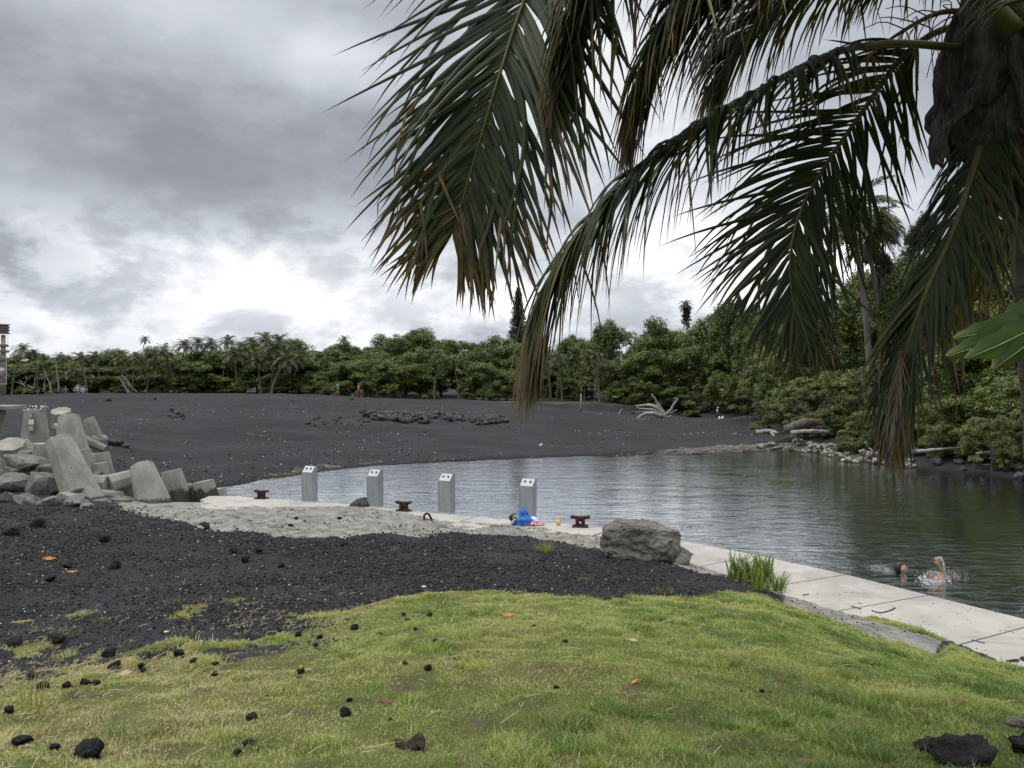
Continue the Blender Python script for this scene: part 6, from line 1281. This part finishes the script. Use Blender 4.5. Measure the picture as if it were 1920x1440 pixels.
def hand(wrist, dr, up, s=1.0, curl=.35, thumb=1):
    """chains of a palm, four unequal fingers and a thumb"""
    d = Vector(dr).normalized(); u = Vector(up); u = (u - d * u.dot(d)).normalized(); sd = d.cross(u); w = Vector(wrist); pal = w + d * .045 * s; C = [[(w, .026 * s), (pal, (.040 * s, .018 * s))]]; kn = w + d * .085 * s
    for i, (o, L) in enumerate(((-.030, .062), (-.010, .074), (.010, .070), (.029, .055))):
        a = kn + sd * o * s; p1 = a + d * L * .45 * s; d2 = (d * math.cos(curl) - u * math.sin(curl)); p2 = p1 + d2 * L * .32 * s; d3 = (d * math.cos(curl * 2) - u * math.sin(curl * 2)); C.append([(pal, (.040 * s, .018 * s)), (a, .0125 * s), (p1, .0092 * s), (p2, .0085 * s), (p2 + d3 * L * .28 * s, .0068 * s)])
    t0 = w + d * .03 * s - sd * .030 * s * thumb; t1 = t0 + (d * .6 - sd * thumb * .8).normalized() * .035 * s; C.append([(pal, (.040 * s, .018 * s)), (t0, .014 * s), (t1, .011 * s), (t1 + (d * .85 - sd * thumb * .4).normalized() * .028 * s, .008 * s)]); return C
def figure(loc, yaw, H, J, label, clothes, hairm, name='person', hat=None, vox=.012, longhair=False):
    """J: joints in units of height, walking towards -Y before yaw"""
    S = lambda p: Vector(p) * H; g = {k: S(v) for k, v in J.items()}; R_ = lambda r: r * H
    pel, ch, nk, hd = g['pelvis'], g['chest'], g['neck'], g['head']
    ch_ = [[(pel, (R_(.085), R_(.065))), (pel.lerp(ch, .5), (R_(.075), R_(.058))), (ch, (R_(.092), R_(.062))), (nk, R_(.034)), (hd - Vector((0, 0, .03 * H)), R_(.036))]]
    for s in ('L', 'R'):
        ch_.append([(ch, (R_(.092), R_(.062))), (g['sh' + s], R_(.034)), (g['el' + s], R_(.024)), (g['wr' + s], R_(.016))])
        ch_.append([(pel, (R_(.085), R_(.065))), (g['hip' + s], R_(.052)), (g['kn' + s], R_(.033)), (g['kn' + s].lerp(g['an' + s], .35), R_(.032)), (g['an' + s], R_(.019)), (g['toe' + s], R_(.017))])
        dd = (g['wr' + s] - g['el' + s]).normalized(); ch_ += hand(g['wr' + s], dd, (0, -1, .3), H / 1.7, .5, 1 if s == 'L' else -1)
    body = skin_obj(ch_, 1); hb = head_bm(hd + Vector((0, -.01 * H, .035 * H)), .135 * H, Matrix.Identity(3)); me = join_remesh([body], [hb], vox * H / 1.6, 'body', None)
    root = empty(name, loc, label, 'person', None, yaw); link('body', me, M['skin'], root)
    def cover(nm, m, chains, infl=.022): return link(nm, skin_obj([[(S(p) if not isinstance(p, Vector) else p, (r[0] + infl * H, r[1] + infl * H) if isinstance(r, tuple) else r + infl * H) for p, r in c] for c in chains], 1), M[m], root)
    for nm, m in clothes:
        if nm == 'shirt': cover('shirt', m, [[(pel + Vector((0, 0, .01 * H)), (R_(.086), R_(.066))), (pel.lerp(ch, .5), (R_(.076), R_(.060))), (ch, (R_(.092), R_(.064))), (ch.lerp(nk, .6), R_(.045))]] + [[(ch, (R_(.092), R_(.064))), (g['sh' + s], R_(.036)), (g['sh' + s].lerp(g['el' + s], .75), R_(.030))] for s in 'LR'])
        if nm == 'shorts': cover('shorts', m, [[(pel + Vector((0, 0, .07 * H)), (R_(.080), R_(.062))), (pel, (R_(.088), R_(.068)))]] + [[(pel, (R_(.088), R_(.068))), (g['hip' + s], R_(.056)), (g['hip' + s].lerp(g['kn' + s], .5), R_(.050))] for s in 'LR'])
        if nm == 'trousers': cover('trousers', m, [[(pel + Vector((0, 0, .07 * H)), (R_(.080), R_(.062))), (pel, (R_(.088), R_(.068)))]] + [[(pel, (R_(.088), R_(.068))), (g['hip' + s], R_(.055)), (g['kn' + s], R_(.040)), (g['an' + s], R_(.030))] for s in 'LR'])
        if nm == 'skirt':
            b = MB(); kc = (g['knL'] + g['knR']) / 2; vs = [];
            for i in range(6):
                f = i / 5; c = (pel + Vector((0, 0, .04 * H))).lerp(kc + Vector((0, 0, -.02 * H)), f)
                for j in range(20): a = 2 * math.pi * j / 20; r = H * (.085 + .05 * f) * (1 + .08 * f * math.sin(5 * a)); vs.append(c + Vector((math.cos(a) * r * .9, math.sin(a) * r * 1.1, 0)))
            b.add(vs, [(i * 20 + j, i * 20 + (j + 1) % 20, (i + 1) * 20 + (j + 1) % 20, (i + 1) * 20 + j) for i in range(5) for j in range(20)]); o = b.build('skirt', M[m], root); o.modifiers.new('t', 'SOLIDIFY').thickness = .01
    # hair: cap over skull
    hc = hd + Vector((0, .012 * H, .05 * H)); bm = bmesh.new(); bmesh.ops.create_uvsphere(bm, u_segments=20, v_segments=14, radius=.066 * H)
    for v in list(bm.verts):
        if v.co.z < -.02 * H and v.co.y < .02 * H: v.co *= .80
        if longhair and v.co.y > .02 * H and v.co.z < 0: v.co.z *= 2.2
    me = bpy.data.meshes.new('hair'); bm.to_mesh(me); bm.free(); o = link('hair', me, M[hairm], root); o.location = hc
    if hat: b = MB(); b.tube([hc + Vector((0, -.01 * H, .02 * H)), hc + Vector((0, -.01 * H, .05 * H)), hc + Vector((0, 0, .075 * H))], [.068 * H, .062 * H, .02 * H], 16); b.box(hc + Vector((0, -.085 * H, .022 * H)), (.045 * H, .04 * H, .005 * H)); b.build('cap', M[hat], root)
    return root
WALK = dict(pelvis=(0, 0, .52), chest=(0, -.01, .74), neck=(0, -.015, .845), head=(0, -.02, .90), shL=(.11, -.01, .80), elL=(.14, .07, .64), wrL=(.13, .04, .50), shR=(-.11, -.01, .80), elR=(-.14, -.03, .64), wrR=(-.11, -.13, .56),
            hipL=(.055, 0, .49), knL=(.055, -.06, .28), anL=(.05, -.02, .045), toeL=(.055, -.09, .018), hipR=(-.055, 0, .49), knR=(-.055, .03, .28), anR=(-.055, .19, .16), toeR=(-.055, .21, .07))
WALK2 = dict(WALK, knL=(.055, -.10, .29), anL=(.055, -.13, .045), toeL=(.055, -.20, .03), knR=(-.055, .03, .27), anR=(-.055, .14, .06), toeR=(-.055, .08, .015))
STAND = dict(WALK, elL=(.15, 0, .63), wrL=(.15, -.04, .50), elR=(-.15, -.02, .63), wrR=(-.10, -.12, .58), knL=(.06, -.01, .28), anL=(.06, 0, .045), toeL=(.065, -.08, .018), knR=(-.06, -.01, .28), anR=(-.065, .01, .045), toeR=(-.075, -.07, .018))
figure(on(633, 93), R(90), 1.66, WALK, 'person in a turquoise top and black shorts walking right along the mound', [('shirt', 'teal'), ('shorts', 'black')], 'hair', longhair=True)
figure(on(672, 94), R(90), 1.64, WALK2, 'person in an orange top and maroon skirt walking right along the mound', [('shirt', 'orange'), ('skirt', 'maroon')], 'hair')
figure(on(1345, 79), R(60), 1.08, STAND, 'small person in a white shirt and cap standing among the shoreside bushes', [('shirt', 'white'), ('trousers', 'black')], 'hair', hat='white')
for i, (u, v, lb) in enumerate(((1349, 786, 'white bundle by the feet of the person in white'), (1355, 788, 'second white bundle right of the person in white'))):
    o = cloth_blob('white_bag', M['white'], None, lambda a, v_: (math.cos(a) * .16 * math.sqrt(max(.03, 1 - v_)) * (1 + .1 * math.sin(4 * a)), math.sin(a) * .13 * math.sqrt(max(.03, 1 - v_)), v_ * .26), 18, 7); o.location = on(u, 78.6); tag(o, lb, 'bag', 'white bags on the beach')
# swimmers: water level -0.5
def swimmers():
    WL = -.5
    # first: head up, dark hair, looking right
    p = G(1689, 1073, WL); root = empty('person', p, 'dark-haired swimmer with head above the water looking right', 'person'); Hh = .235; Rz = Matrix.Rotation(R(78), 3, 'Z') @ Matrix.Rotation(R(-8), 3, 'X')
    hc = Vector((0, 0, .075))
    body = skin_obj([[(Vector((-.9, .1, -.35)), (.10, .08)), (Vector((-.55, .05, -.26)), (.14, .10)), (Vector((-.22, .02, -.16)), (.17, .10)), (Vector((-.04, 0, -.06)), .06), (Vector((0, 0, .02)), .055)],
                     [(Vector((-.22, .02, -.16)), (.17, .10)), (Vector((-.16, -.2, -.12)), .06), (Vector((.06, -.32, -.14)), .045), (Vector((.28, -.24, -.10)), .03)], [(Vector((-.22, .02, -.16)), (.17, .10)), (Vector((-.16, .2, -.14)), .06), (Vector((.04, .32, -.2)), .045), (Vector((.24, .3, -.18)), .03)]]
                    + hand((.28, -.24, -.10), (1, .2, -.05), (0, 0, 1), 1, .3) + hand((.24, .3, -.18), (1, 0, -.1), (0, 0, 1), 1, .3), 1)
    me = join_remesh([body], [head_bm(hc, Hh, Rz)], .009, 'body', None); link('body', me, M['skin'], root)
    bm = bmesh.new(); bmesh.ops.create_uvsphere(bm, u_segments=22, v_segments=16, radius=.5)
    for v in list(bm.verts):
        v.co = Vector((v.co.x * .90, v.co.y * 1.02, v.co.z * 1.04))
        if v.co.y < -.05 and v.co.z < .30: v.co *= .74
        if v.co.y > 0 and v.co.z < -.1: v.co.y *= 1.05
        v.co = Rz @ (v.co * Hh)
    me = bpy.data.meshes.new('hair'); bm.to_mesh(me); bm.free(); o = link('hair', me, M['hair'], root); o.location = hc + Vector((-.018, 0, .02))
    # second: face-down crawl, one arm raised, head back to us
    p = G(1750, 1088, WL); root = empty('person', p, 'swimmer with wet brown head low in the water and one arm raised', 'person'); Rm = Matrix.Rotation(R(20), 3, 'Z') @ Matrix.Rotation(R(70), 3, 'X'); hc = Vector((0, 0, .02))
    k = p.y / F; X = lambda u, v, dd=0: W(u, v, p.y + dd) - p
    sh, el, wr = X(1768, 1088, .15), X(1766, 1072, .2), X(1761, 1060, .15); sh.z = -.08
    body = skin_obj([[(Vector((.55, .75, -.38)), (.10, .08)), (Vector((.38, .48, -.26)), (.15, .10)), (Vector((.16, .2, -.15)), (.18, .10)), (Vector((.04, .06, -.05)), .06), (hc, .06)],
                     [(Vector((.16, .2, -.15)), (.18, .10)), (sh, .058), (el, .044), (wr, .030)], [(Vector((.16, .2, -.15)), (.18, .10)), (Vector((-.12, .2, -.18)), .055), (Vector((-.30, .0, -.28)), .04), (Vector((-.34, -.2, -.3)), .03)]]
                    + hand(wr, (-.45, 0, 1), (-.9, -.5, .2), 1.15, .45), 1)
    me = join_remesh([body], [head_bm(hc, .235, Rm)], .008, 'body', None); link('body', me, M['skin'], root)
    bm = bmesh.new(); bmesh.ops.create_uvsphere(bm, u_segments=22, v_segments=16, radius=.112)
    for v in bm.verts: v.co.z *= .85
    me = bpy.data.meshes.new('hair'); bm.to_mesh(me); bm.free(); o = link('hair', me, M['wethair'], root); o.location = hc + Vector((0, .02, .035))
    # splashes
    rg = random.Random(3); b = MB()
    def drop(c, s):
        O = [(1, 0, 0), (-1, 0, 0), (0, 1, 0), (0, -1, 0), (0, 0, 1), (0, 0, -1)]; b.add([c + Vector(o) * s * rg.uniform(.6, 1.3) for o in O], [(0, 2, 4), (2, 1, 4), (1, 3, 4), (3, 0, 4), (2, 0, 5), (1, 2, 5), (3, 1, 5), (0, 3, 5)])
    q = lambda u, v, dd=0: W(u, v, p.y + dd)
    for _ in range(900):
        a = rg.gauss(0, 1); c = q(1750 + a * 12, 1084, rg.gauss(.1, .25)); c.z = WL + abs(rg.gauss(0, .055)) * math.exp(-(a / 1.3) ** 2) + .004; drop(c, rg.uniform(.003, .011))
    for _ in range(160): c = q(1790 + rg.gauss(0, 14), 1080, rg.gauss(.4, .3)); c.z = WL + abs(rg.gauss(0, .012)); drop(c, rg.uniform(.003, .007))
    for _ in range(40):
        a = rg.gauss(0, 1); c = q(1750 + a * 13, 1082, rg.gauss(.05, .22)); c.z = WL + .004; r0 = rg.uniform(.008, .035); n = 9; k0 = rg.uniform(0, 6)
        ring = [c + Vector((math.cos(6.283 * i / n) * r0 * rg.uniform(.6, 1.5), math.sin(6.283 * i / n) * r0 * rg.uniform(.5, 1.1), 0)) for i in range(n)]; b.add(ring + [c + Vector((0, 0, rg.uniform(.008, .05) * math.exp(-a * a)))], [(i, (i + 1) % n, n) for i in range(n)])
    st = spline([q(1772, 1078, .15), q(1770, 1062, .15), q(1766, 1050, .15), q(1762, 1046, .15)], 60)
    for c in st:
        for _ in range(3): drop(c + Vector((rg.gauss(0, .010), rg.gauss(0, .02), rg.gauss(0, .012))), rg.uniform(.004, .012))
    for _ in range(16): drop(st[-1] + Vector((rg.gauss(0, .03), 0, rg.gauss(0, .018))), rg.uniform(.004, .012))
    for _ in range(260): c = G(1655 + rg.gauss(0, 12), 1066, WL) + Vector((0, rg.gauss(0, .25), 0)); c.z = WL + abs(rg.gauss(0, .010)); drop(c, rg.uniform(.003, .008))
    tag(b.build('splash', M['foam'], None, False), 'white water splashed up around the two swimmers', 'splash', kind='stuff')
M['wethair'] = plain('wet_brown_hair', (.10, .065, .045), .25)
swimmers()

def number_rocks():
    gr = {}
    for o in COL.objects:
        if o.parent is None and o.get('category') == 'rock' and o.get('group'): gr.setdefault(o['group'], []).append(o)
    for g, L in gr.items():
        if len(L) > 40: continue
        L.sort(key=lambda o: o.location.x / o.location.y)
        for i, o in enumerate(L): o['label'] = ' '.join(o['label'].split()[:13]) + ', ' + ORD[i] + ' from left'
number_rocks()
